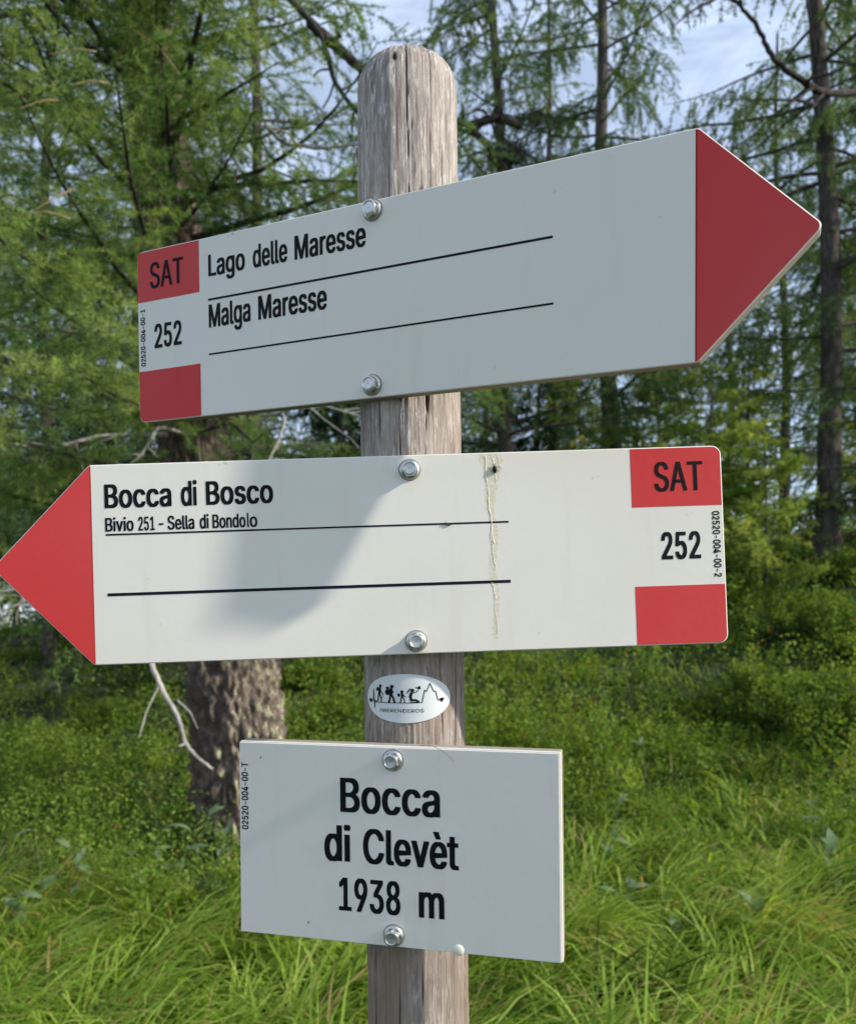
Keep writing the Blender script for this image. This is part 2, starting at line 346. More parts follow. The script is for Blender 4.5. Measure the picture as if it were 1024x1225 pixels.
# letter shapes of a plain grotesque, in thousandths of the cap height: advance, points, triangles
GLYPH = {
'-': (0.891, '662,481 662,369 224,369 224,481', '2,0,3 2,1,0'),
'0': (0.891, '446,-13 375,-7 312,14 255,47 207,94 167,152 135,223 112,305 99,397 94,499 99,602 113,694 136,776 168,847 208,906 256,952 312,986 375,1006 446,1012 516,1006 579,986 635,952 683,906 723,847 755,776 778,694 792,602 797,499 792,397 778,305 755,223 724,152 684,94 636,47 580,14 516,-7 446,97 492,103 534,118 570,145 602,181 628,227 649,283 664,347 673,419 676,499 673,581 664,653 649,717 628,773 602,819 570,855 534,882 492,898 446,903 399,898 357,882 320,855 289,819 263,773 242,717 227,653 218,581 215,499 218,419 227,347 242,283 263,227 289,181 320,145 357,118 399,103', '17,19,18 16,19,17 16,20,19 15,20,16 15,21,20 14,21,15 14,22,21 14,54,22 54,53,22 53,23,22 13,55,14 55,54,14 13,56,55 52,23,53 13,57,56 51,23,52 13,58,57 50,23,51 50,24,23 12,58,13 12,59,58 49,24,50 11,59,12 49,25,24 11,60,59 48,25,49 11,61,60 47,25,48 10,61,11 47,26,25 10,62,61 46,26,47 9,62,10 46,27,26 9,63,62 45,27,46 8,63,9 8,64,63 44,27,45 44,28,27 8,65,64 43,28,44 7,65,8 43,29,28 7,66,65 42,29,43 6,66,7 42,30,29 6,67,66 41,30,42 40,30,41 6,68,67 5,68,6 40,31,30 5,69,68 39,31,40 39,32,31 4,69,5 4,70,69 38,32,39 4,71,70 37,32,38 36,32,37 4,36,71 4,32,36 4,33,32 3,33,4 2,33,3 2,34,33 2,35,34 1,35,2 1,0,35'),
'1': (0.891, '150,0 150,107 768,107 768,0 542,1000 542,0 417,0 417,881 411,881 169,703 169,839 390,1000', '10,4,11 10,8,4 8,7,4 7,5,4 10,9,8 6,5,7 0,2,1 0,3,2'),
'2': (0.891, '126,0 126,93 460,450 496,488 528,523 555,555 577,585 596,614 611,642 621,670 627,700 630,730 627,764 618,795 605,823 586,847 564,867 537,883 507,894 475,901 440,903 402,901 369,893 339,880 312,862 290,839 273,813 260,782 252,749 250,711 129,711 133,769 147,822 169,869 200,912 237,947 281,976 331,997 384,1008 442,1012 500,1008 553,997 601,976 644,948 680,915 710,875 732,831 745,783 749,732 747,695 740,660 729,624 713,588 690,550 660,508 624,463 578,411 525,353 300,119 300,111 765,111 765,0', '38,40,39 38,41,40 37,41,38 37,42,41 36,42,37 36,43,42 35,43,36 35,44,43 34,44,35 34,20,44 20,19,44 19,45,44 33,21,34 21,20,34 18,45,19 33,22,21 17,45,18 33,23,22 16,45,17 33,24,23 16,46,45 32,24,33 15,46,16 32,25,24 14,46,15 32,26,25 14,47,46 13,47,14 31,26,32 31,27,26 12,47,13 12,48,47 31,28,27 30,28,31 11,48,12 30,29,28 11,49,48 10,49,11 9,49,10 9,50,49 8,50,9 8,51,50 7,51,8 7,52,51 6,52,7 6,53,52 5,53,6 4,53,5 4,54,53 3,54,4 3,55,54 2,55,3 2,56,55 1,56,2 1,57,56 1,58,57 1,59,58 1,60,59 1,61,60 0,61,1'),
'3': (0.891, '428,-13 369,-10 313,1 261,19 213,44 172,75 138,113 111,156 94,205 86,259 215,259 221,226 232,197 249,171 270,149 295,131 325,116 357,106 392,100 430,98 469,100 506,108 541,119 571,136 597,157 618,183 634,212 644,246 647,285 644,320 635,354 621,386 601,414 574,439 540,459 499,474 451,484 395,487 308,487 308,588 566,881 566,889 137,889 137,1000 732,1000 732,905 415,547 415,568 486,570 549,562 606,542 655,514 696,479 729,437 753,390 768,339 772,285 768,229 753,177 728,130 695,88 655,53 607,24 553,3 493,-9', '42,44,43 42,45,44 42,41,45 41,40,45 40,46,45 39,47,40 47,46,40 38,47,39 47,49,48 38,49,47 38,50,49 38,51,50 38,37,51 37,52,51 36,52,37 35,52,36 35,53,52 34,53,35 33,53,34 32,53,33 32,54,53 31,54,32 31,55,54 30,55,31 29,55,30 29,56,55 28,56,29 27,56,28 27,57,56 8,10,9 8,11,10 26,57,27 26,58,57 8,12,11 25,58,26 7,12,8 7,13,12 24,58,25 24,59,58 7,14,13 23,59,24 6,14,7 6,15,14 22,59,23 6,16,15 22,60,59 21,60,22 6,17,16 5,17,6 20,60,21 5,18,17 19,60,20 5,19,18 5,60,19 5,61,60 4,61,5 4,62,61 3,62,4 3,63,62 2,63,3 2,64,63 1,64,2 1,0,64'),
'4': (0.891, '78,207 78,311 485,1000 611,1000 213,326 213,319 812,319 812,207 554,0 554,238 554,287 554,624 674,624 674,0', '1,3,2 1,4,3 10,12,11 10,13,12 1,5,4 1,6,5 1,10,6 10,7,6 0,10,1 0,9,10 13,7,10 0,8,9 8,7,0 8,13,7'),
'5': (0.891, '435,-13 377,-10 324,2 275,22 231,48 194,80 163,118 139,161 124,207 117,256 240,256 245,227 256,200 271,175 291,153 314,134 341,118 370,107 401,100 435,98 474,101 510,111 543,127 572,148 597,174 617,205 632,240 641,278 644,319 641,360 632,399 616,435 596,466 570,493 540,515 506,531 469,541 428,544 395,542 362,537 329,528 299,515 273,500 252,483 132,497 189,1000 720,1000 720,889 296,889 263,593 268,593 291,611 318,626 349,639 382,648 416,654 451,656 495,653 538,645 578,631 615,612 648,589 678,561 705,529 727,493 745,454 758,412 766,368 768,321 764,259 749,201 725,149 693,102 653,62 607,30 554,6 497,-9', '44,48,45 48,46,45 48,47,46 44,49,48 55,57,56 54,57,55 54,58,57 53,58,54 53,59,58 52,59,53 52,60,59 51,60,52 51,61,60 50,61,51 44,50,49 44,61,50 44,39,61 39,38,61 38,62,61 38,37,62 37,63,62 36,63,37 35,63,36 44,40,39 34,63,35 34,64,63 44,41,40 44,42,41 33,64,34 44,43,42 33,65,64 32,65,33 31,65,32 31,66,65 30,66,31 30,67,66 29,67,30 29,68,67 28,68,29 28,69,68 27,69,28 26,69,27 26,70,69 8,10,9 8,11,10 25,70,26 8,12,11 7,12,8 24,70,25 24,71,70 7,13,12 7,14,13 23,71,24 6,14,7 6,15,14 23,72,71 22,72,23 6,16,15 21,72,22 6,17,16 5,17,6 20,72,21 5,18,17 20,73,72 19,73,20 5,19,18 5,73,19 4,73,5 4,74,73 3,74,4 3,75,74 2,75,3 2,76,75 1,76,2 1,0,76'),
'8': (0.891, '445,-13 380,-9 321,3 266,22 219,49 178,82 146,121 121,166 107,214 102,266 105,307 113,346 128,384 147,418 171,448 199,474 230,495 264,511 300,520 300,525 254,542 215,569 182,605 158,648 143,696 138,748 143,797 156,842 178,884 208,921 244,953 287,979 335,998 388,1010 445,1012 501,1010 554,998 602,979 644,953 681,921 710,884 733,842 746,797 750,748 745,696 731,649 706,605 674,569 635,542 591,525 591,520 626,511 659,495 690,474 718,448 742,418 761,384 776,346 785,307 788,266 783,214 768,166 744,121 711,82 671,49 623,22 569,3 509,-9 445,97 487,99 526,106 560,118 590,135 615,155 635,180 650,208 659,239 662,272 659,308 649,341 634,371 612,397 587,420 556,438 522,452 485,460 445,462 404,460 367,452 333,438 302,420 276,397 255,371 239,341 230,308 227,272 230,239 239,208 253,180 274,155 299,135 329,118 364,106 402,99 445,569 479,571 510,579 539,590 564,606 586,626 604,650 617,677 625,706 628,738 625,770 617,800 605,826 587,849 566,868 541,884 512,895 480,902 445,904 410,902 378,895 349,884 323,868 302,849 284,826 271,800 264,770 261,738 264,706 271,677 284,650 302,626 323,606 349,590 379,579 410,571', '33,35,34 32,35,33 32,36,35 31,36,32 31,37,36 30,37,31 30,38,37 29,38,30 29,39,38 28,123,29 123,39,29 123,122,39 122,121,39 121,40,39 28,124,123 120,40,121 28,125,124 119,40,120 27,125,28 119,41,40 27,126,125 118,41,119 27,127,126 117,41,118 116,41,117 27,128,127 26,128,27 116,42,41 26,129,128 115,42,116 26,130,129 114,42,115 25,130,26 114,43,42 25,131,130 113,43,114 24,131,25 113,44,43 24,132,131 112,44,113 24,133,132 111,44,112 111,45,44 23,133,24 23,134,133 110,45,111 23,135,134 109,45,110 109,46,45 22,135,23 22,136,135 108,46,109 22,137,136 107,46,108 107,47,46 21,137,22 21,138,137 106,47,107 21,139,138 105,47,106 21,104,139 104,47,105 21,47,104 21,48,47 20,48,21 20,49,48 19,49,20 18,49,19 18,50,49 17,50,18 17,51,50 16,51,17 16,52,51 15,52,16 15,53,52 14,86,15 86,53,15 86,54,53 14,87,86 85,54,86 14,88,87 84,54,85 14,89,88 83,54,84 13,89,14 83,55,54 13,90,89 82,55,83 13,91,90 81,55,82 12,91,13 81,56,55 12,92,91 80,56,81 11,92,12 80,57,56 11,93,92 79,57,80 79,58,57 10,93,11 10,94,93 78,58,79 10,95,94 77,58,78 77,59,58 9,95,10 9,96,95 76,59,77 8,96,9 76,60,59 8,97,96 75,60,76 75,61,60 7,97,8 7,98,97 74,61,75 7,99,98 73,61,74 6,99,7 73,62,61 6,100,99 72,62,73 6,101,100 71,62,72 5,101,6 71,63,62 5,102,101 70,63,71 5,103,102 69,63,70 5,68,103 68,63,69 5,63,68 4,63,5 4,64,63 4,65,64 3,65,4 2,65,3 2,66,65 1,66,2 1,67,66 0,67,1'),
'9': (0.891, '444,1012 504,1008 559,995 610,971 654,939 692,900 723,854 746,801 760,744 764,682 761,633 750,583 733,530 706,473 668,406 619,331 394,0 256,0 593,487 604,487 594,468 581,451 565,435 547,420 527,407 505,397 481,389 455,384 428,383 370,387 317,400 269,421 227,450 192,486 163,529 142,577 129,632 125,691 129,752 143,807 166,858 198,903 235,941 280,972 330,995 385,1008 444,905 408,902 374,892 342,877 314,856 291,831 272,801 258,767 249,731 246,691 249,651 258,614 272,581 291,551 314,526 342,506 374,491 408,482 444,479 482,482 516,490 548,505 575,526 599,550 618,580 632,613 641,649 644,689 641,729 632,766 618,800 599,830 576,856 548,877 517,892 482,902', '45,1,0 44,1,45 44,2,1 43,2,44 43,3,2 42,3,43 42,4,3 41,4,42 41,46,4 46,5,4 41,47,46 81,5,46 40,47,41 40,48,47 80,5,81 80,6,5 40,49,48 79,6,80 40,50,49 78,6,79 39,50,40 39,51,50 77,6,78 77,7,6 39,52,51 76,7,77 38,52,39 76,8,7 38,53,52 75,8,76 38,54,53 74,8,75 37,54,38 74,9,8 37,55,54 73,9,74 36,55,37 36,56,55 72,9,73 72,10,9 36,57,56 71,10,72 71,11,10 35,57,36 35,58,57 70,11,71 70,12,11 35,59,58 69,12,70 34,59,35 34,60,59 68,12,69 68,13,12 33,60,34 33,61,60 67,13,68 33,62,61 66,19,67 19,13,67 33,63,62 65,18,66 18,19,66 65,24,18 24,17,18 20,13,19 32,63,33 32,64,63 64,24,65 32,24,64 20,14,13 21,14,20 22,14,21 31,24,32 23,14,22 30,24,31 24,14,23 30,25,24 17,14,24 17,15,14 29,25,30 29,26,25 29,27,26 28,27,29 17,16,15'),
'A': (0.943, '32,0 396,1000 543,1000 910,0 777,0 564,595 551,634 536,680 519,732 501,791 480,861 456,940 482,940 458,860 437,789 418,729 402,677 387,633 374,595 167,0 216,279 216,391 727,391 727,279', '0,11,1 11,2,1 11,12,2 12,3,2 0,21,11 21,13,11 13,10,11 13,10,12 10,22,12 22,3,12 9,22,10 21,14,13 8,22,9 21,15,14 7,22,8 21,16,15 6,22,7 21,17,16 5,22,6 21,18,17 21,20,18 20,19,18 4,23,5 23,22,5 0,20,21 20,22,21 20,23,22 23,3,22 0,19,20 4,3,23'),
'B': (0.897, '118,0 118,1000 474,1000 539,996 597,984 646,964 688,938 722,906 749,869 767,827 779,783 783,735 780,695 773,660 760,629 743,603 724,581 700,562 675,547 648,534 619,524 619,515 651,510 682,499 714,483 743,460 769,432 791,399 808,361 818,317 821,268 818,219 806,173 787,131 759,94 722,62 677,35 623,16 558,4 485,0 245,112 481,112 552,117 607,132 648,157 676,189 693,226 699,268 696,301 687,332 673,361 654,388 630,410 601,429 567,443 530,451 488,454 245,454 245,561 468,561 503,563 536,570 566,582 593,598 616,618 635,642 649,669 658,699 660,732 655,773 640,811 614,843 578,868 531,883 472,888 245,888', '0,75,1 75,2,1 75,3,2 75,4,3 75,5,4 75,6,5 75,7,6 75,74,7 74,8,7 0,58,75 73,8,74 72,8,73 72,9,8 71,9,72 70,9,71 70,10,9 69,10,70 69,11,10 68,11,69 68,12,11 67,12,68 66,12,67 66,13,12 65,13,66 65,14,13 64,14,65 64,15,14 63,15,64 63,16,15 62,16,63 61,16,62 61,17,16 60,17,61 59,17,60 59,18,17 0,57,58 57,59,58 57,18,59 57,19,18 57,20,19 57,21,20 57,22,21 57,23,22 57,24,23 57,25,24 57,56,25 56,55,25 55,26,25 0,40,57 54,26,55 53,26,54 53,27,26 52,27,53 51,27,52 51,28,27 50,28,51 49,28,50 49,29,28 48,29,49 48,30,29 47,30,48 46,30,47 46,31,30 45,31,46 45,32,31 44,32,45 44,33,32 43,33,44 42,33,43 42,34,33 41,34,42 0,41,40 0,34,41 0,35,34 0,36,35 0,37,36 0,38,37 0,39,38'),
'C': (1.003, '526,-13 442,-6 366,14 295,49 233,96 180,156 137,227 105,308 86,399 79,499 86,600 105,691 137,773 180,844 233,903 295,951 366,986 442,1006 526,1012 575,1010 623,1004 669,991 712,974 753,952 790,926 824,896 854,861 880,822 902,780 918,734 930,685 803,685 793,718 781,748 765,776 747,800 726,822 702,842 677,859 649,872 620,883 589,890 558,894 526,896 466,891 411,875 361,850 316,814 277,769 246,715 222,652 208,580 203,499 208,419 222,347 246,284 278,230 316,185 361,150 412,124 467,109 526,104 558,106 589,110 620,118 649,128 677,142 702,158 726,178 747,200 765,225 781,252 793,283 803,315 930,315 918,266 902,220 881,178 855,140 825,105 791,74 753,48 713,26 669,9 623,-3 576,-11', '17,19,18 17,20,19 16,20,17 16,21,20 16,22,21 15,22,16 15,23,22 15,24,23 14,24,15 14,25,24 13,44,14 44,43,14 43,25,14 42,25,43 42,26,25 41,26,42 13,45,44 40,26,41 39,26,40 13,46,45 38,26,39 38,27,26 37,27,38 13,47,46 12,47,13 36,27,37 35,27,36 35,28,27 12,48,47 34,28,35 34,29,28 33,29,34 11,48,12 11,49,48 32,29,33 32,30,29 31,30,32 11,50,49 10,50,11 10,51,50 9,51,10 9,52,51 8,52,9 8,53,52 8,54,53 7,54,8 7,55,54 72,74,73 72,75,74 6,55,7 6,56,55 71,75,72 71,76,75 70,76,71 6,57,56 5,57,6 69,76,70 69,77,76 68,77,69 5,58,57 68,78,77 67,78,68 66,78,67 4,58,5 4,59,58 65,78,66 65,79,78 64,79,65 4,60,59 63,79,64 62,79,63 4,61,60 61,79,62 61,80,79 4,80,61 3,80,4 3,81,80 2,81,3 2,82,81 2,83,82 1,83,2 1,84,83 1,85,84 0,85,1'),
'D': (0.987, '430,0 189,0 189,112 422,112 499,117 567,133 625,159 674,194 714,239 745,293 767,355 780,425 785,502 780,578 767,647 745,709 715,762 676,806 628,842 572,867 507,883 434,888 183,888 183,1000 443,1000 536,993 619,973 693,940 757,895 810,838 852,769 883,689 901,601 907,502 901,403 883,313 852,233 809,164 755,106 689,60 613,27 527,7 245,1000 245,0 118,0 118,1000', '44,23,45 23,42,45 44,22,23 42,24,23 43,24,42 43,21,24 21,25,24 21,26,25 21,27,26 21,28,27 21,20,28 20,29,28 44,21,22 44,2,21 2,43,21 19,29,20 18,29,19 17,29,18 17,30,29 16,30,17 16,31,30 15,31,16 14,31,15 14,32,31 13,32,14 13,33,32 12,33,13 11,33,12 11,34,33 10,34,11 10,35,34 9,35,10 9,36,35 8,36,9 7,36,8 7,37,36 6,37,7 6,38,37 5,38,6 4,38,5 3,38,4 44,1,2 43,3,2 43,38,3 43,39,38 43,40,39 43,41,40 43,0,41 1,43,44 43,0,1'),
'E': (0.823, '118,0 118,1000 732,1000 732,888 245,888 245,562 699,562 699,450 245,450 245,112 738,112 738,0', '0,4,1 4,2,1 4,3,2 0,5,4 0,8,5 8,6,5 8,7,6 0,9,8 0,10,9 0,11,10'),
'I': (0.591, '61,0 61,112 232,112 232,888 61,888 61,1000 530,1000 530,888 359,888 359,112 530,112 530,0', '4,6,5 4,7,6 3,7,4 2,8,3 8,7,3 2,9,8 0,2,1 0,9,2 0,10,9 0,11,10'),
'L': (0.772, '118,0 118,1000 245,1000 245,112 710,112 710,0', '0,2,1 0,3,2 0,4,3 0,5,4'),
'M': (1.235, '118,0 118,1000 298,1000 545,368 551,352 558,333 565,312 572,290 580,266 588,241 596,215 604,190 612,165 619,140 626,117 632,96 604,96 611,116 617,139 625,162 633,187 640,213 649,238 657,264 665,288 672,311 680,332 687,351 693,368 936,1000 1116,1000 1116,0 991,0 991,572 991,594 991,617 992,643 992,669 992,697 993,725 994,754 994,783 995,812 996,841 996,870 997,899 1008,899 998,868 989,836 978,805 968,773 957,743 947,713 937,685 928,658 919,633 910,610 903,589 896,572 672,0 562,0 335,572 328,589 321,609 313,631 304,655 295,682 285,710 275,739 264,770 254,801 243,834 232,866 220,899 234,899 234,873 235,846 236,818 237,789 237,760 238,731 238,702 238,673 239,646 239,619 240,595 240,572 240,0', '0,73,1 73,2,1 73,74,2 74,3,2 28,45,29 45,30,29 45,46,30 46,31,30 0,72,73 75,3,74 28,44,45 47,31,46 76,3,75 28,48,44 48,43,44 48,43,47 43,31,47 0,76,72 76,71,72 0,77,76 71,3,76 42,31,43 28,49,48 70,3,71 0,78,77 41,31,42 28,50,49 69,3,70 0,79,78 40,31,41 28,51,50 68,3,69 0,80,79 39,31,40 28,52,51 67,3,68 0,81,80 38,31,39 28,53,52 66,3,67 0,82,81 37,31,38 28,54,53 65,3,66 0,83,82 36,31,37 28,55,54 64,3,65 0,84,83 35,31,36 28,56,55 63,3,64 0,85,84 34,31,35 28,57,56 62,3,63 0,86,85 33,31,34 28,58,57 61,3,62 0,87,86 60,3,61 28,59,58 32,31,33 60,4,3 27,59,28 60,5,4 26,59,27 60,6,5 25,59,26 60,7,6 24,59,25 60,8,7 23,59,24 60,9,8 22,59,23 60,10,9 21,59,22 60,11,10 20,59,21 60,12,11 19,59,20 60,18,12 18,13,12 18,13,19 13,59,19 14,59,13 60,17,18 15,59,14 60,16,17 60,15,16 60,59,15'),
'N': (1.029, '118,0 118,1000 268,1000 674,359 686,341 699,320 713,296 728,270 745,241 762,210 779,177 796,143 813,108 796,105 792,142 790,178 788,213 786,247 785,279 785,309 784,337 784,362 784,383 784,1000 911,1000 911,0 760,0 397,570 381,596 365,623 349,650 331,680 312,713 291,749 268,790 241,836 211,889 234,892 236,844 238,798 240,754 242,714 243,678 244,645 245,616 245,592 246,572 246,0', '0,36,1 36,2,1 36,37,2 37,3,2 22,24,23 22,25,24 38,3,37 0,38,36 38,35,36 0,39,38 35,3,38 34,3,35 0,40,39 33,3,34 0,41,40 32,3,33 0,42,41 31,3,32 30,3,31 0,43,42 29,3,30 0,44,43 28,3,29 0,45,44 27,3,28 0,46,45 0,47,46 26,3,27 21,25,22 20,25,21 26,4,3 26,5,4 19,25,20 26,6,5 18,25,19 26,7,6 17,25,18 26,8,7 16,25,17 26,9,8 15,25,16 26,10,9 14,11,15 11,25,15 26,14,10 14,11,10 12,25,11 26,13,14 13,25,12 26,25,13'),
'O': (1.048, '525,-13 442,-6 366,14 296,49 233,96 181,156 137,227 105,308 86,399 79,499 86,600 105,691 137,773 181,844 233,903 296,951 366,986 442,1006 525,1012 608,1006 684,986 754,951 816,903 869,844 912,773 944,691 963,600 969,499 963,399 944,308 912,227 869,156 816,96 754,49 684,14 608,-6 525,104 583,109 637,124 687,149 732,184 771,229 803,283 827,347 841,419 846,499 841,581 827,653 803,717 771,771 732,816 687,851 637,876 583,891 525,896 467,891 413,876 362,850 317,815 278,770 246,716 222,653 208,580 203,499 208,419 222,347 246,284 278,229 317,185 362,150 413,124 467,109', '17,19,18 16,19,17 16,20,19 15,20,16 15,21,20 14,21,15 14,22,21 13,55,14 55,54,14 54,22,14 54,53,22 53,23,22 52,23,53 13,56,55 51,23,52 13,57,56 50,23,51 13,58,57 50,24,23 12,58,13 49,24,50 12,59,58 11,59,12 49,25,24 48,25,49 11,60,59 47,25,48 11,61,60 10,61,11 47,26,25 46,26,47 10,62,61 9,62,10 46,27,26 45,27,46 9,63,62 8,63,9 8,64,63 44,27,45 44,28,27 8,65,64 43,28,44 7,65,8 43,29,28 7,66,65 42,29,43 6,66,7 42,30,29 6,67,66 41,30,42 6,68,67 40,30,41 5,68,6 40,31,30 5,69,68 39,31,40 39,32,31 4,69,5 4,70,69 38,32,39 4,71,70 37,32,38 4,36,71 36,32,37 4,32,36 4,33,32 3,33,4 2,33,3 2,34,33 1,34,2 1,35,34 1,0,35'),
'R': (0.883, '118,0 118,1000 464,1000 536,996 600,982 655,960 701,931 738,894 767,851 788,803 801,750 805,692 801,634 788,582 767,534 738,491 701,456 654,427 599,406 536,393 464,389 189,389 189,501 459,501 508,504 550,512 585,524 615,542 638,564 656,591 669,621 676,655 679,692 676,730 669,765 656,796 638,823 614,846 585,864 549,878 507,886 458,889 245,889 245,0 694,0 452,450 595,450 841,0', '0,22,1 22,42,1 42,2,1 42,3,2 42,4,3 42,5,4 42,6,5 42,7,6 42,41,7 41,40,7 40,8,7 22,43,42 39,8,40 38,8,39 37,8,38 37,9,8 36,9,37 35,9,36 35,10,9 34,10,35 33,10,34 33,11,10 32,11,33 31,11,32 31,12,11 30,12,31 30,13,12 29,13,30 28,13,29 28,14,13 27,14,28 26,14,27 26,15,14 25,15,26 24,15,25 23,15,24 0,21,22 43,23,22 43,45,23 45,15,23 45,16,15 45,46,16 46,17,16 43,20,45 20,44,45 47,17,46 18,47,17 19,47,18 20,47,19 0,20,21 0,43,20 44,47,20'),
'S': (0.878, '440,-17 370,-13 307,-2 251,18 201,45 159,78 126,118 100,163 83,214 75,268 205,268 212,232 224,200 243,172 266,149 295,130 327,115 363,105 400,99 440,97 484,99 524,106 562,118 596,135 624,156 648,181 665,209 676,240 679,274 676,304 667,330 653,352 633,371 609,387 582,402 551,415 517,426 481,437 361,470 285,497 221,529 169,568 132,615 110,670 102,732 107,786 122,836 147,880 181,919 222,952 270,979 325,998 383,1010 446,1012 510,1010 568,998 621,978 668,952 708,920 741,882 766,839 782,793 788,743 663,743 652,789 629,828 594,860 550,883 499,897 442,901 401,899 363,892 329,880 299,864 273,845 253,822 238,796 229,768 226,738 230,706 240,679 257,656 280,636 305,619 333,606 362,594 390,585 417,577 519,549 549,540 580,530 612,518 645,504 676,487 705,467 732,444 756,418 776,388 791,354 800,316 803,272 798,220 784,170 760,125 727,84 685,49 636,21 578,0 512,-13', '52,54,53 51,54,52 51,55,54 50,55,51 50,56,55 49,56,50 49,57,56 48,57,49 48,58,57 48,59,58 47,70,48 70,69,48 69,59,48 68,59,69 47,71,70 67,59,68 47,72,71 66,59,67 66,60,59 46,72,47 46,73,72 46,74,73 65,60,66 46,75,74 65,61,60 45,75,46 64,61,65 45,76,75 45,77,76 64,62,61 63,62,64 44,77,45 44,78,77 44,79,78 43,79,44 43,80,79 43,81,80 42,81,43 42,82,81 42,83,82 42,84,83 41,84,42 41,85,84 41,86,85 41,87,86 41,88,87 40,88,41 40,89,88 40,90,89 40,91,90 39,91,40 39,92,91 39,93,92 38,93,39 38,94,93 37,94,38 37,95,94 37,96,95 36,96,37 35,96,36 35,97,96 34,97,35 33,97,34 33,98,97 32,98,33 31,98,32 31,99,98 30,99,31 29,99,30 29,100,99 28,100,29 27,100,28 27,101,100 8,10,9 8,11,10 26,101,27 8,12,11 26,102,101 7,12,8 25,102,26 7,13,12 24,102,25 7,14,13 24,103,102 6,14,7 23,103,24 6,15,14 22,103,23 6,16,15 22,104,103 21,104,22 5,16,6 5,17,16 20,104,21 5,18,17 19,104,20 5,19,18 5,104,19 5,105,104 4,105,5 4,106,105 3,106,4 3,107,106 2,107,3 2,108,107 1,108,2 1,0,108'),
'T': (0.882, '62,888 62,1000 819,1000 819,888 505,888 505,0 379,0 379,888', '0,2,1 0,3,2 7,3,0 6,4,7 4,3,7 6,5,4'),
'a': (0.765, '314,-17 268,-14 226,-5 186,10 150,30 119,56 94,88 75,124 63,166 60,212 63,252 71,287 85,316 104,341 126,362 152,380 182,394 213,405 246,414 281,421 316,427 350,432 392,438 429,442 459,446 485,450 506,455 521,462 533,471 539,484 542,501 542,505 540,534 534,560 524,583 511,603 493,620 471,633 446,643 417,648 385,650 351,648 320,643 293,634 269,621 249,607 231,591 217,574 205,556 197,538 81,572 100,615 125,650 154,680 187,704 223,724 261,738 301,748 341,754 381,756 409,755 438,751 470,746 501,737 532,725 562,708 589,688 613,661 634,630 649,591 659,546 662,494 662,0 544,0 544,102 536,102 525,84 512,67 495,48 475,31 451,16 423,2 391,-8 355,-15 335,89 377,92 415,101 448,115 476,135 499,157 518,183 531,211 539,241 542,271 542,373 535,368 524,362 510,358 493,353 475,349 455,346 434,342 414,339 394,337 375,334 359,332 345,330 317,326 290,320 264,312 240,302 220,289 203,274 191,255 183,233 181,206 183,182 189,161 200,142 215,126 233,113 255,103 279,95 306,91', '58,60,59 58,61,60 57,61,58 57,62,61 56,62,57 56,63,62 55,63,56 55,64,63 55,65,64 54,65,55 54,66,65 53,66,54 53,67,66 52,67,53 52,40,67 40,39,67 39,68,67 51,41,52 41,40,52 51,42,41 38,68,39 51,43,42 37,68,38 51,44,43 36,68,37 36,69,68 51,45,44 35,69,36 50,45,51 50,46,45 34,69,35 34,70,69 50,47,46 33,70,34 50,48,47 49,48,50 32,70,33 32,71,70 31,71,32 30,71,31 29,71,30 29,72,71 28,72,29 27,72,28 26,94,27 94,72,27 25,94,26 24,94,25 23,94,24 22,94,23 21,94,22 20,94,21 19,94,20 18,94,19 17,94,18 16,94,17 15,94,16 14,94,15 14,95,94 93,72,94 14,96,95 14,97,96 13,97,14 13,98,97 13,99,98 13,100,99 13,101,100 13,102,101 12,102,13 12,103,102 12,104,103 12,105,104 12,106,105 12,107,106 12,108,107 12,109,108 11,109,12 11,110,109 11,111,110 11,112,111 10,112,11 10,113,112 92,72,93 10,114,113 9,114,10 91,72,92 9,115,114 8,115,9 90,72,91 8,116,115 89,72,90 8,117,116 7,117,8 7,118,117 88,74,89 74,72,89 7,119,118 87,74,88 7,120,119 6,120,7 86,75,87 75,74,87 6,121,120 6,122,121 86,76,75 73,72,74 85,76,86 6,123,122 84,76,85 6,84,123 6,76,84 5,76,6 5,77,76 5,78,77 4,78,5 4,79,78 4,80,79 3,80,4 3,81,80 2,81,3 2,82,81 1,82,2 1,83,82 0,83,1'),
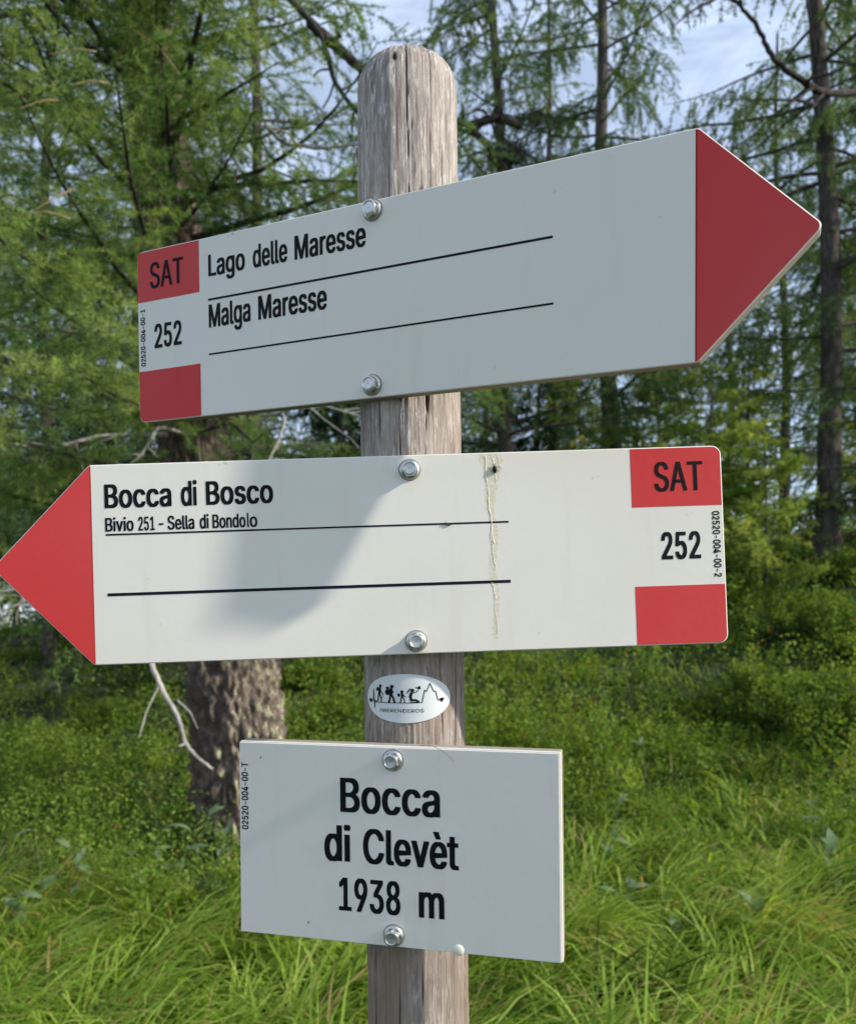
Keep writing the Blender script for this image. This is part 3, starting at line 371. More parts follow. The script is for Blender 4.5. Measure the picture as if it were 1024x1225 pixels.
'c': (0.778, '407,-16 343,-11 283,5 230,32 182,69 142,114 110,167 86,228 72,295 67,368 72,443 86,511 110,572 142,626 182,671 230,707 283,734 343,750 407,756 443,754 478,749 511,741 543,730 572,716 600,700 625,680 648,658 668,633 686,605 700,576 711,544 595,515 589,534 581,552 571,568 559,584 546,598 531,611 514,622 496,631 476,639 455,644 432,647 407,648 361,644 320,631 285,610 256,581 232,547 213,508 200,464 192,418 189,368 192,320 200,274 213,231 232,192 256,158 285,130 320,108 361,96 407,91 432,92 455,96 477,101 497,109 515,118 532,130 548,143 561,158 573,174 583,192 592,211 598,230 713,201 702,169 688,138 671,110 650,85 628,62 602,42 574,24 544,10 512,-1 479,-10 444,-14', '17,19,18 17,20,19 16,20,17 16,21,20 16,22,21 15,22,16 15,23,22 15,24,23 14,24,15 14,25,24 14,26,25 13,43,14 43,26,14 43,42,26 42,27,26 13,44,43 41,27,42 13,45,44 40,27,41 39,27,40 39,28,27 13,46,45 38,28,39 12,46,13 37,28,38 36,28,37 12,47,46 36,29,28 35,29,36 34,29,35 12,48,47 34,30,29 11,48,12 33,30,34 32,30,33 11,49,48 32,31,30 10,49,11 10,50,49 10,51,50 9,51,10 9,52,51 8,52,9 8,53,52 8,54,53 7,54,8 7,55,54 7,56,55 72,74,73 6,56,7 71,74,72 71,75,74 70,75,71 6,57,56 69,75,70 69,76,75 5,57,6 5,58,57 68,76,69 67,76,68 67,77,76 66,77,67 5,59,58 65,77,66 4,59,5 65,78,77 64,78,65 4,60,59 63,78,64 62,78,63 4,61,60 61,78,62 4,78,61 4,79,78 3,79,4 3,80,79 3,81,80 2,81,3 2,82,81 2,83,82 1,83,2 1,84,83 1,85,84 0,85,1'),
'd': (0.834, '384,-16 324,-11 269,5 219,32 175,68 138,113 107,166 85,228 72,296 67,371 72,446 85,514 108,575 138,628 176,673 220,709 270,735 325,750 385,756 428,753 466,745 497,733 524,716 546,699 565,680 580,660 592,643 602,628 611,628 611,1000 731,1000 731,0 615,0 615,115 603,115 592,99 580,81 564,61 545,42 523,24 496,7 464,-6 427,-13 402,92 445,96 483,108 517,128 546,154 570,187 589,226 602,270 610,319 613,372 610,425 602,473 589,517 570,555 547,587 518,613 484,633 445,644 402,648 358,644 318,632 284,612 255,585 232,552 213,513 200,470 192,423 189,372 192,321 200,273 213,229 232,190 256,156 285,129 319,108 358,96', '28,30,29 28,31,30 17,19,18 17,20,19 16,20,17 16,21,20 15,21,16 15,22,21 15,23,22 14,23,15 14,24,23 14,25,24 13,61,14 61,25,14 61,26,25 13,62,61 60,26,61 59,26,60 13,63,62 59,27,26 58,27,59 13,64,63 12,64,13 58,28,27 58,57,28 57,56,28 56,55,28 55,54,28 54,31,28 12,65,64 12,66,65 11,66,12 11,67,66 10,67,11 10,68,67 53,31,54 10,69,68 9,69,10 52,31,53 9,70,69 9,71,70 51,31,52 8,71,9 8,72,71 50,31,51 7,72,8 7,73,72 49,31,50 7,74,73 6,74,7 48,31,49 6,75,74 47,33,48 33,31,48 5,75,6 5,76,75 46,33,47 5,77,76 45,34,46 34,33,46 45,35,34 32,31,33 4,77,5 4,78,77 44,35,45 44,36,35 4,43,78 43,36,44 4,36,43 4,37,36 3,37,4 3,38,37 3,39,38 2,39,3 2,40,39 2,41,40 1,41,2 1,42,41 0,42,1'),
'e': (0.794, '417,-16 348,-11 285,5 230,32 182,69 142,113 109,167 86,227 72,294 67,367 72,441 86,508 109,569 140,624 179,669 226,706 280,734 339,750 403,756 444,753 483,747 522,735 560,719 595,697 628,670 657,637 682,599 702,554 717,503 726,445 730,381 730,333 147,333 147,434 664,434 609,397 606,445 598,488 585,528 567,563 544,593 516,617 483,635 446,645 403,649 360,645 322,634 288,616 258,592 234,563 214,530 200,493 191,455 189,415 189,349 192,297 201,250 217,209 239,173 265,144 297,121 333,104 373,94 417,91 446,92 474,96 499,104 522,114 543,127 561,143 577,162 590,183 601,207 717,179 703,142 684,108 659,77 629,50 594,27 555,9 513,-5 466,-13', '17,19,18 17,20,19 16,20,17 16,21,20 16,22,21 15,22,16 15,23,22 14,23,15 14,24,23 14,25,24 13,45,14 45,44,14 44,25,14 43,25,44 42,25,43 13,46,45 42,26,25 41,26,42 13,47,46 12,47,13 40,26,41 12,48,47 40,27,26 39,27,40 12,49,48 11,49,12 11,50,49 38,27,39 38,28,27 11,51,50 37,28,38 10,51,11 37,29,28 10,52,51 36,29,37 10,33,52 33,53,52 36,34,29 34,30,29 35,34,36 9,33,10 9,32,33 53,34,33 53,30,34 54,30,53 54,31,30 8,32,9 55,31,54 8,31,32 8,55,31 8,56,55 7,56,8 7,57,56 6,57,7 6,58,57 71,73,72 70,73,71 70,74,73 6,59,58 5,59,6 69,74,70 5,60,59 68,74,69 68,75,74 67,75,68 5,61,60 66,75,67 4,61,5 66,76,75 4,62,61 65,76,66 64,76,65 4,63,62 63,76,64 4,76,63 4,77,76 3,77,4 3,78,77 2,78,3 2,79,78 2,80,79 1,80,2 1,81,80 0,81,1'),
'g': (0.836, '407,-296 354,-294 306,-286 263,-274 225,-259 191,-239 162,-216 137,-191 116,-165 99,-136 199,-80 211,-96 224,-112 239,-130 257,-146 278,-161 303,-173 333,-183 367,-189 407,-191 463,-186 513,-172 555,-148 587,-113 606,-68 612,-11 612,134 602,134 591,118 579,100 563,82 545,63 523,46 496,31 464,19 427,12 383,9 325,14 271,28 221,52 177,85 139,127 108,177 85,236 72,302 67,376 72,449 85,516 108,577 139,629 176,673 221,709 271,735 326,750 385,756 429,753 467,746 498,733 525,717 548,699 566,680 582,661 594,643 605,627 615,627 615,746 732,746 732,-17 727,-78 713,-131 689,-177 656,-214 617,-244 571,-267 520,-283 465,-293 403,116 446,120 484,130 518,148 547,172 571,202 590,238 603,280 611,327 614,379 611,430 603,476 590,519 571,556 548,588 519,614 485,633 446,644 403,648 359,644 319,632 285,612 256,586 232,554 213,516 200,474 192,428 189,379 192,328 200,282 214,241 233,204 257,174 286,149 320,131 359,120', '53,55,54 53,56,55 52,56,53 64,66,65 64,67,66 52,57,56 51,57,52 51,58,57 51,59,58 50,59,51 50,60,59 50,61,60 49,94,50 94,61,50 94,62,61 49,95,94 93,62,94 92,62,93 49,96,95 92,63,62 91,63,92 49,97,96 48,97,49 91,64,63 91,90,64 90,89,64 89,88,64 88,87,64 87,67,64 48,98,97 48,99,98 47,99,48 47,100,99 46,100,47 46,101,100 86,67,87 46,102,101 45,102,46 85,67,86 45,103,102 45,104,103 84,67,85 44,104,45 44,105,104 83,67,84 43,105,44 43,106,105 82,67,83 43,107,106 81,67,82 42,107,43 42,108,107 80,26,81 26,67,81 41,108,42 41,109,108 79,26,80 41,110,109 78,27,79 27,26,79 78,28,27 25,67,26 41,111,110 77,28,78 40,111,41 40,76,111 76,28,77 76,29,28 40,29,76 40,30,29 39,30,40 39,31,30 39,32,31 38,32,39 38,33,32 38,34,33 37,34,38 37,35,34 36,35,37 24,67,25 24,68,67 23,68,24 23,69,68 9,11,10 9,12,11 9,13,12 22,69,23 9,14,13 22,70,69 8,14,9 8,15,14 21,70,22 8,16,15 7,16,8 20,70,21 7,17,16 20,71,70 7,18,17 19,71,20 7,19,18 7,71,19 6,71,7 6,72,71 5,72,6 4,72,5 4,73,72 3,73,4 3,74,73 2,74,3 2,75,74 1,75,2 1,0,75'),
'i': (0.328, '164,870 143,873 123,881 106,894 92,910 84,929 81,950 84,971 92,990 106,1006 123,1018 143,1027 164,1030 187,1027 206,1018 224,1006 237,990 246,971 248,950 246,929 237,910 224,894 206,881 187,873 103,0 103,746 223,746 223,0', '24,26,25 24,27,26 11,13,12 10,13,11 10,14,13 9,14,10 9,15,14 8,15,9 8,16,15 7,16,8 7,17,16 6,17,7 6,18,17 5,18,6 5,19,18 4,19,5 4,20,19 3,20,4 3,21,20 2,21,3 2,22,21 1,22,2 1,23,22 0,23,1'),
'l': (0.372, '274,-5 221,0 178,15 145,40 122,73 108,115 103,166 103,1000 223,1000 223,194 225,163 229,140 236,122 248,111 265,104 287,102 298,102 308,103 315,103 321,104 328,105 334,107 355,5 344,3 332,0 318,-2 303,-3 289,-4', '6,8,7 6,9,8 6,10,9 5,10,6 5,11,10 5,12,11 5,13,12 4,13,5 4,14,13 20,22,21 19,22,20 18,22,19 4,15,14 17,22,18 16,22,17 15,22,16 4,22,15 3,22,4 2,22,3 1,22,2 1,23,22 1,24,23 1,25,24 0,25,1 0,26,25 0,27,26'),
'm': (1.199, '103,0 103,746 220,746 221,581 211,581 224,618 240,651 260,680 284,704 310,724 338,739 368,750 399,757 431,759 482,754 527,737 565,709 595,672 617,629 631,579 614,579 625,614 642,646 663,674 688,699 716,720 748,737 783,749 820,757 858,759 901,756 940,747 977,731 1010,709 1039,680 1063,646 1080,604 1091,556 1095,501 1095,0 974,0 974,499 969,548 954,586 929,615 897,634 861,646 823,650 791,647 762,640 736,629 713,613 694,593 679,570 668,545 661,516 659,486 659,0 539,0 539,511 534,550 520,583 497,611 467,633 432,645 392,650 363,647 336,641 310,629 286,613 265,593 247,568 234,539 226,506 223,468 223,0', '12,14,13 28,30,29 11,14,12 27,30,28 27,31,30 11,15,14 10,15,11 26,31,27 26,32,31 0,2,1 0,4,2 4,3,2 9,15,10 25,32,26 9,16,15 25,33,32 8,16,9 24,33,25 8,17,16 24,34,33 7,17,8 23,34,24 23,35,34 6,17,7 22,47,23 47,35,23 6,65,17 65,18,17 5,66,6 66,65,6 64,18,65 22,48,47 46,35,47 5,67,66 22,49,48 21,49,22 45,35,46 45,36,35 63,18,64 5,68,67 21,50,49 44,36,45 62,18,63 5,69,68 62,19,18 21,51,50 4,69,5 43,36,44 20,51,21 4,70,69 20,52,51 61,19,62 43,37,36 20,53,52 4,71,70 42,37,43 60,20,61 20,19,61 0,72,4 72,71,4 60,53,20 60,54,53 42,38,37 59,54,60 41,38,42 59,55,54 0,73,72 59,56,55 58,56,59 0,74,73 41,39,38 40,39,41 58,57,56 0,75,74'),
'n': (0.805, '223,446 223,0 103,0 103,746 219,746 220,565 201,565 227,627 260,676 299,712 344,736 393,751 447,756 495,752 540,742 580,724 615,700 645,669 669,631 688,585 698,532 702,472 702,0 582,0 582,462 577,516 562,562 537,598 503,625 461,642 413,647 378,644 346,637 316,624 289,606 267,583 248,556 235,523 226,487', '11,13,12 11,14,13 10,14,11 2,4,3 2,6,4 6,5,4 10,15,14 9,15,10 9,16,15 8,16,9 8,17,16 7,31,8 31,17,8 31,30,17 30,18,17 29,18,30 7,32,31 28,18,29 7,33,32 28,19,18 6,33,7 27,19,28 6,34,33 6,35,34 26,19,27 26,20,19 6,36,35 2,37,6 37,36,6 25,20,26 25,21,20 2,38,37 24,21,25 2,0,38 24,22,21 23,22,24 2,1,0'),
'o': (0.816, '407,-16 343,-11 283,5 230,32 182,69 142,114 110,167 86,228 72,295 67,368 72,443 86,511 110,572 142,626 182,671 230,707 283,734 343,750 407,756 473,750 533,734 587,707 634,671 674,626 706,572 730,511 744,443 749,368 744,295 730,228 706,167 674,114 634,69 587,32 533,5 473,-11 407,91 455,96 496,108 531,130 561,158 585,192 604,231 617,274 625,320 628,368 625,417 617,464 604,507 585,547 561,581 531,610 496,631 455,644 407,648 361,644 320,631 285,610 256,581 232,547 213,508 200,464 192,418 189,368 192,320 200,274 213,231 232,192 256,158 285,130 320,108 361,96', '17,19,18 16,19,17 16,20,19 15,20,16 15,21,20 14,21,15 14,22,21 13,22,14 13,54,22 54,23,22 13,55,54 53,23,54 13,56,55 52,23,53 13,57,56 51,23,52 12,57,13 51,24,23 12,58,57 50,24,51 12,59,58 49,24,50 11,59,12 49,25,24 11,60,59 48,25,49 10,60,11 48,26,25 10,61,60 47,26,48 10,62,61 46,26,47 46,27,26 9,62,10 9,63,62 45,27,46 8,63,9 8,64,63 44,27,45 44,28,27 8,65,64 43,28,44 43,29,28 7,65,8 7,66,65 42,29,43 7,67,66 41,29,42 6,67,7 41,30,29 6,68,67 40,30,41 5,68,6 40,31,30 5,69,68 39,31,40 5,70,69 38,31,39 4,70,5 38,32,31 4,71,70 37,32,38 4,36,71 36,32,37 4,32,36 3,32,4 3,33,32 2,33,3 2,34,33 1,34,2 1,35,34 0,35,1'),
'r': (0.509, '103,0 103,746 219,746 219,631 227,631 244,666 268,696 300,722 336,741 376,753 419,756 429,756 439,756 451,756 462,755 471,755 479,754 479,634 473,635 464,636 452,638 438,639 422,640 407,640 373,638 342,631 313,618 287,602 265,582 247,557 234,530 226,499 223,466 223,0', '9,11,10 9,12,11 9,13,12 9,14,13 9,15,14 9,16,15 9,17,16 8,17,9 0,2,1 0,3,2 7,17,8 6,17,7 5,19,6 19,18,6 18,17,6 4,23,5 23,22,5 22,21,5 21,20,5 20,19,5 4,24,23 4,25,24 0,4,3 0,31,4 31,30,4 30,29,4 29,28,4 28,27,4 27,26,4 26,25,4 0,32,31 0,33,32'),
's': (0.717, '358,-16 308,-14 262,-6 220,7 183,24 150,47 121,74 98,107 81,144 70,185 185,209 198,172 218,142 244,118 276,102 314,93 356,89 405,93 446,104 481,122 506,146 522,173 527,202 524,227 515,248 499,267 478,282 450,295 417,305 293,334 231,353 181,378 142,409 114,446 98,489 92,538 96,579 108,617 128,652 155,682 188,707 226,728 270,743 317,753 368,756 416,753 460,745 499,732 533,715 563,693 588,667 608,637 625,605 637,570 527,545 515,572 499,597 477,620 449,639 412,650 368,654 326,650 289,640 257,623 233,600 218,574 213,545 217,519 227,497 244,478 267,463 299,449 338,438 451,411 513,392 563,368 602,337 629,300 646,258 651,209 647,167 635,128 614,93 586,61 552,34 511,13 464,-3 413,-13', '43,45,44 43,46,45 42,46,43 42,47,46 41,47,42 41,48,47 40,48,41 40,49,48 39,49,40 39,50,49 38,50,39 38,60,50 60,51,50 38,61,60 59,51,60 37,61,38 37,62,61 58,51,59 37,63,62 57,51,58 57,52,51 37,64,63 56,52,57 36,64,37 56,53,52 36,65,64 55,53,56 35,65,36 35,66,65 54,53,55 35,67,66 34,67,35 34,68,67 34,69,68 33,69,34 33,70,69 33,71,70 33,72,71 32,72,33 32,73,72 32,74,73 31,74,32 31,75,74 30,75,31 30,76,75 29,76,30 29,77,76 28,77,29 27,77,28 27,78,77 26,78,27 25,78,26 24,78,25 24,79,78 23,79,24 22,79,23 9,11,10 22,80,79 21,80,22 8,11,9 20,80,21 8,12,11 20,81,80 19,81,20 7,12,8 7,13,12 19,82,81 18,82,19 7,14,13 6,14,7 17,82,18 6,15,14 16,82,17 16,83,82 6,16,15 6,83,16 5,83,6 5,84,83 4,84,5 4,85,84 3,85,4 3,86,85 2,86,3 2,87,86 1,87,2 1,0,87'),
't': (0.447, '401,746 401,643 13,643 13,746 128,926 248,926 248,192 250,162 256,138 267,120 284,108 306,100 335,98 343,98 353,99 364,100 376,102 386,104 397,105 419,3 406,0 392,-3 377,-5 362,-7 346,-8 331,-8 271,-2 221,14 181,42 151,80 133,127 128,183', '31,5,4 31,6,5 2,0,3 2,1,0 31,7,6 30,7,31 30,8,7 30,9,8 29,9,30 29,10,9 29,11,10 17,19,18 16,19,17 15,19,16 29,12,11 14,19,15 13,19,14 12,19,13 29,19,12 28,19,29 27,19,28 26,19,27 26,20,19 26,21,20 25,21,26 25,22,21 25,23,22 25,24,23'),
'v': (0.765, '319,0 34,746 166,746 325,305 341,260 355,215 367,171 379,127 392,83 404,41 362,41 374,83 387,127 399,171 411,215 425,260 440,305 599,746 730,746 445,0', '0,2,1 0,3,2 16,18,17 16,19,18 0,4,3 15,19,16 0,5,4 14,19,15 0,6,5 13,19,14 0,7,6 12,19,13 11,8,12 8,19,12 0,11,7 11,8,7 0,10,11 9,19,8 0,9,10 0,19,9'),
'è': (0.794, '353,843 223,1040 358,1040 452,843 417,-16 348,-11 285,5 230,32 182,69 142,113 109,167 86,227 72,294 67,367 72,441 86,508 109,569 140,624 179,669 226,706 280,734 339,750 403,756 444,753 483,747 522,735 560,719 595,697 628,670 657,637 682,599 702,554 717,503 726,445 730,381 730,333 147,333 147,434 664,434 609,397 606,445 598,488 585,528 567,563 544,593 516,617 483,635 446,645 403,649 360,645 322,634 288,616 258,592 234,563 214,530 200,493 191,455 189,415 189,349 192,297 201,250 217,209 239,173 265,144 297,121 333,104 373,94 417,91 446,92 474,96 499,104 522,114 543,127 561,143 577,162 590,183 601,207 717,179 703,142 684,108 659,77 629,50 594,27 555,9 513,-5 466,-13', '21,23,22 21,24,23 20,24,21 20,25,24 20,26,25 19,26,20 19,27,26 18,27,19 18,28,27 18,29,28 17,49,18 49,48,18 48,29,18 47,29,48 46,29,47 17,50,49 46,30,29 45,30,46 17,51,50 16,51,17 44,30,45 16,52,51 44,31,30 43,31,44 16,53,52 15,53,16 15,54,53 42,31,43 42,32,31 15,55,54 41,32,42 14,55,15 41,33,32 14,56,55 40,33,41 14,37,56 37,57,56 40,38,33 38,34,33 39,38,40 13,37,14 13,36,37 57,38,37 57,34,38 58,34,57 58,35,34 12,36,13 59,35,58 12,35,36 12,59,35 12,60,59 11,60,12 11,61,60 10,61,11 10,62,61 75,77,76 74,77,75 74,78,77 10,63,62 9,63,10 73,78,74 9,64,63 72,78,73 72,79,78 71,79,72 9,65,64 70,79,71 8,65,9 70,80,79 8,66,65 69,80,70 68,80,69 8,67,66 67,80,68 8,80,67 8,81,80 7,81,8 7,82,81 6,82,7 6,83,82 6,84,83 5,84,6 5,85,84 4,85,5 0,2,1 0,3,2')}
def lettering(runs, parent, z=.00025, bold=.16, mat='black', name='lettering', rotate=0, label=None, wrapf=None):
    """runs: (string, x0, x1, baseline, cap height) in centimetres on the board; each run fills x0..x1; bold = stem width wanted"""
    VV = []; FF = []; n = 0
    for s, x0, x1, base, cap in runs:
        pen = 0; pts = []; fcs = []; m_ = 0
        for ch in s:
            adv, vs, fs = GLYPH[ch]; v_ = np.array([[float(q) for q in p.split(',')] for p in vs.split()]) / 1000
            v_[:, 0] += pen; pen += adv + .02; pts.append(v_); fcs += [tuple(m_ + int(q) for q in f_.split(',')) for f_ in fs.split()]; m_ += len(v_)
        co = np.concatenate(pts); wdt = abs(x1 - x0) / cap; k = wdt / np.ptp(co[:, 0])
        dx = max(0, (bold + .016 - .118 * k) / 2); dy = max(0, min(.022, (bold * .82 - .105) / 2)); dx = min(dx, .055 * k)
        X0 = (co[:, 0] - co[:, 0].min()) * (wdt - 2 * dx) / np.ptp(co[:, 0]) + dx; Y0 = dy + co[:, 1] * (1 - 2 * dy)
        for q, (sx, sy) in enumerate(((-1, -1), (1, -1), (1, 1), (-1, 1), (0, 0))):
            X_ = (X0 + sx * dx) * cap; Y_ = (Y0 + sy * dy) * cap
            if rotate == 0: a = x0 + X_; b_ = base + Y_
            elif rotate == 1: a = base - Y_; b_ = x0 + X_       # reads upwards, base = right side x
            else: a = base + Y_; b_ = x0 - X_                    # reads downwards, base = left side x
            P_ = np.c_[a * CM, b_ * CM, np.full(len(a), z + q * 3e-6)]
            if wrapf: P_ = wrapf(P_)
            VV.append(P_); FF += [tuple(n + i for i in f_) for f_ in fcs]; n += len(a)
    me = bpy.data.meshes.new(name); me.from_pydata(np.concatenate(VV).tolist(), [], FF); me.materials.append(M[mat])
    o = link(name, me, None, parent)
    if label: o['label'] = label
    return o
def lathe(prof, k, name, mat, parent, smooth=True, M4=None):
    prof = np.array(prof); a = np.arange(k) * 2 * pi / k; n = len(prof)
    V = np.stack([prof[:, 0][:, None] * np.cos(a), prof[:, 0][:, None] * np.sin(a), np.repeat(prof[:, 1][:, None], k, 1)], -1).reshape(-1, 3)
    i, j = np.meshgrid(np.arange(n - 1), np.arange(k), indexing='ij')
    F = np.stack([i * k + j, i * k + (j + 1) % k, (i + 1) * k + (j + 1) % k, (i + 1) * k + j], -1).reshape(-1, 4)
    return link(name, np_mesh(name, V, F, smooth), mat, parent)
def bolt(a, b_, parent, tw):
    """hex flange bolt: shank and washer, hexagon head with a dished top"""
    r = .0062
    wsh = lathe([(0.0005, 0), (.0074, 0), (.0077, .0004), (.0076, .0010), (.0068, .0018), (.0060, .0022)], 40, 'bolt', M['steel'], parent)
    V = []; k = 6; lev = [(.0061, .0022), (.0061, .0062), (.0055, .0070), (.0044, .0073), (.0038, .0067), (.0004, .0064)]
    n = 36
    for i, (rr, z) in enumerate(lev):
        for q in range(n):
            th_ = q * 2 * pi / n; hexr = cos(pi / 6) / cos((th_ % (pi / 3)) - pi / 6)
            f_ = [1, 1, .35, 0, 0, 0][i]; rad = rr * ((1 - f_) + f_ * hexr * 1.04)
            V.append((rad * cos(th_), rad * sin(th_), z))
    F = [(i * n + j, i * n + (j + 1) % n, (i + 1) * n + (j + 1) % n, (i + 1) * n + j) for i in range(len(lev) - 1) for j in range(n)]
    me = bpy.data.meshes.new('bolt_head'); me.from_pydata(V, [], F); me.materials.append(M['steel'])
    hd = link('bolt_head', me, None, wsh); hd.rotation_euler = (0, 0, tw)
    wsh.location = (a * CM, b_ * CM, .0002)
    grime = lathe([(.0001, 0), (.0079, 0), (.0084, -.00004)], 40, 'grime_ring', M['grime'], wsh); grime.location = (0, 0, .00004)
    return wsh
def make_board(name, o, T, U, poly, label, cat, rads, th=.0105):
    T, U, Nn = basis(T, U)
    root = slab(name, round_poly([(a * CM, b_ * CM) for a, b_ in poly], [x * CM for x in rads]), -th, 0, M['white'], None, .0007, M['edge'])
    oo = v3(*o) * CM + v3(0, 0, H)
    root.matrix_world = Matrix(((T[0], U[0], Nn[0], oo[0]), (T[1], U[1], Nn[1], oo[1]), (T[2], U[2], Nn[2], oo[2]), (0, 0, 0, 1)))
    return tag(root, label, cat)
def field(name, poly, parent, rads=0, label=None):
    n = len(poly); rads = [rads] * n if not isinstance(rads, list) else rads
    o = slab(name, round_poly([(a * CM, b_ * CM) for a, b_ in poly], [x * CM for x in rads]), .00003, .00018, M['red'], parent, .00003)
    if label: o['label'] = label
    return o
def rule(a0, b0, a1, b1, parent, h=.15):
    return_ = slab('rule_line', np.array(rect(a0, b0 - h / 2, a1, b1 + h / 2)) * CM, .00003, .00025, M['rule'], parent, .00003); return return_

# upper sign, pointing right
e = .09
L1, U1 = 47.62, 24.305
s1 = make_board('direction_sign', (-4.027, 61.597, 23.84), (.9098, -.4141, -.0264), (.0085, -.0451, .9989),
    [(-U1, -7.5), (L1 - U1, -7.5), (55 - U1, 0), (L1 - U1, 7.5), (-U1, 7.5)],
    'upper white arrow board pointing right, shaded face reading Lago delle Maresse', 'direction sign', [.7, .5, .5, .5, .7])
field('arrow_tip', [(L1 - U1 - .05, -7.5 + e), (L1 - U1, -7.5 + e), (55 - U1 - e * 1.3, 0), (L1 - U1, 7.5 - e), (L1 - U1 - .05, 7.5 - e)], s1, [0, .4, .45, .4, 0], 'red arrow point on the right end')
field('red_field', rect(-U1 + e, 3.05, -17.35, 7.5 - e), s1, [0, 0, 0, .6], 'upper red field reading SAT')
field('red_field', rect(-U1 + e, -7.5 + e, -17.35, -3.0), s1, [.6, 0, 0, 0], 'plain lower red field')
lettering([('SAT', -22.8, -19.05, 4.12, 2.2)], s1, .0004, .115, label='thin black letters SAT')
lettering([('252', -22.4, -19.35, -1.12, 2.08)], s1, bold=.165, label='black route number 252')
lettering([('02520-004-00-1', -2.55, 2.45, -23.45, .52)], s1, bold=.16, rotate=1, label='small sideways black code')
lettering([('Lago', -16.36, -12.55, 4.19, 1.8), ('delle', -11.75, -8.35, 4.17, 1.86), ('Maresse', -7.66, -1.13, 4.15, 1.88)], s1, bold=.158, label='black words Lago delle Maresse')
lettering([('Malga', -16.38, -12.05, -.1, 1.93), ('Maresse', -11.27, -4.68, -.13, 1.93)], s1, bold=.158, label='black words Malga Maresse')
rule(-16.42, 2.24, 13.66, 2.26, s1); rule(-16.42, -2.33, 13.7, -2.34, s1)
bolt(-.5, 6.73, s1, .2); bolt(-.68, -6.52, s1, .5)

# middle sign, pointing left
U2 = 23.66
s2 = make_board('direction_sign', (-1.801, 60.966, 4.176), (.9997, .0165, .0196), (-.0197, .0021, .9998),
    [(U2, -7.5), (U2, 7.5), (U2 - L1, 7.5), (U2 - 55, 0), (U2 - L1, -7.5)],
    'middle white arrow board pointing left, sunlit face reading Bocca di Bosco', 'direction sign', [.7, .7, .5, .5, .5])
field('arrow_tip', [(U2 - L1 + .0, 7.5 - e), (U2 - 55 + e * 1.3, 0), (U2 - L1, -7.5 + e), (U2 - L1 + .05, -7.5 + e), (U2 - L1 + .05, 7.5 - e)], s2, [.3, .45, .3, 0, 0], 'red arrow point on the left end')
field('red_field', rect(16.74, 2.98, U2 - e, 7.5 - e), s2, [0, 0, .6, 0], 'upper red field reading SAT')
field('red_field', rect(16.74, -7.5 + e, U2 - e, -3.02), s2, [0, .6, 0, 0], 'plain lower red field')
lettering([('SAT', 18.5, 22.2, 4.15, 2.2)], s2, .0004, .115, label='thin black letters SAT')
lettering([('252', 18.85, 21.84, -1.03, 2.06)], s2, bold=.165, label='black route number 252')
lettering([('02520-004-00-2', 2.52, -2.48, 22.8, .55)], s2, bold=.16, rotate=2, label='small sideways black code')
lettering([('Bocca', -22.85, -17.85, 4.22, 1.78), ('di', -17.15, -15.95, 4.22, 1.86), ('Bosco', -15.28, -10.26, 4.22, 1.78)], s2, bold=.165, label='black words Bocca di Bosco')
lettering([('Bivio', -22.84, -20.72, 2.46, 1.03), ('251', -20.38, -19.15, 2.46, 1.03), ('-', -18.85, -18.5, 2.46, 1.03), ('Sella', -18.2, -16.2, 2.46, 1.03),
           ('di', -15.8, -15.12, 2.46, 1.06), ('Bondo', -14.85, -12.38, 2.46, 1.03), ('l', -12.27, -12.11, 2.46, 1.06), ('o', -12.08, -11.5, 2.46, 1.03)], s2, bold=.15, label='small black words Bivio 251 - Sella di Bondolo')
rule(-22.82, 2.23, 7.35, 2.21, s2); rule(-22.8, -2.31, 7.35, -2.24, s2)
bolt(.03, 6.38, s2, .1); bolt(.09, -6.54, s2, .35)

# place sign at the bottom
s3 = make_board('place_name_sign', (-3.241, 60.955, -17.667), (.9683, -.2495, -.0071), (.0049, -.0093, .9999),
    [(-12.87, -7.5), (12.27, -7.5), (12.27, 7.5), (-12.87, 7.5)], 'lowest rectangular white board reading Bocca di Clevèt 1938 m', 'sign', [.2, .12, .12, .2], .0105)
slab('front_sheet', np.array(rect(-12.82, -7.46, 12.12, 7.38)) * CM, .0002, .0016, M['white'], s3, .0003)
zz = .0019
lettering([('Bocca', -4.42, 3.4, 2.37, 2.6)], s3, zz, .155, label='large black word Bocca')
lettering([('di', -5.75, -3.62, -1.38, 2.72), ('Clevèt', -2.62, 4.78, -1.4, 2.6)], s3, zz, .155, label='large black words di Clevèt')
lettering([('1938', -4.6, .28, -5.1, 2.5), ('m', 1.7, 3.65, -5.1, 2.5)], s3, zz, .155, label='large black text 1938 m')
lettering([('02520-004-00-T', .56, 5.82, -12.1, .55)], s3, zz, .16, rotate=1, label='small sideways black code')
for a, b_, tw in ((-.21, 6.44, .6), (-.26, -6.62, .45)): bolt(a, b_, s3, tw).location.z = .0017
bead = lathe([(.0001, .0012), (.002, .0011), (.0036, .0006), (.0042, 0)], 20, 'glue_blob', M['resin_bead'], s3); bead.location = (.0469, -.0724, .0017); bead['label'] = 'pale dried blob on the lower edge'
for a, b_, r_ in ((-7.13, -6.25, .0007), (-11.01, 6.24, .0006)):
    q = lathe([(r_, 0), (r_ * .6, r_ * .4), (.0001, r_ * .5)], 8, 'speck', M['black'], s3); q.location = (a * CM, b_ * CM, .0017)
tb = Tube()
tt = np.linspace(0, 1, 12); tb.add(np.c_[(1.9 + 2.6 * tt) * CM, (7.62 - .15 * tt - .9 * tt ** 2 + .9 * tt * (1 - tt)) * CM, .0022 + .002 * np.sin(tt * pi)], .00022, .00012, 5)
o = tb.build('dry_grass_stem', M['hair']); o.matrix_world = s3.matrix_world.copy(); tag(o, 'thin reddish plant fibre lying on top edge of the lowest sign', 'plant fibre')

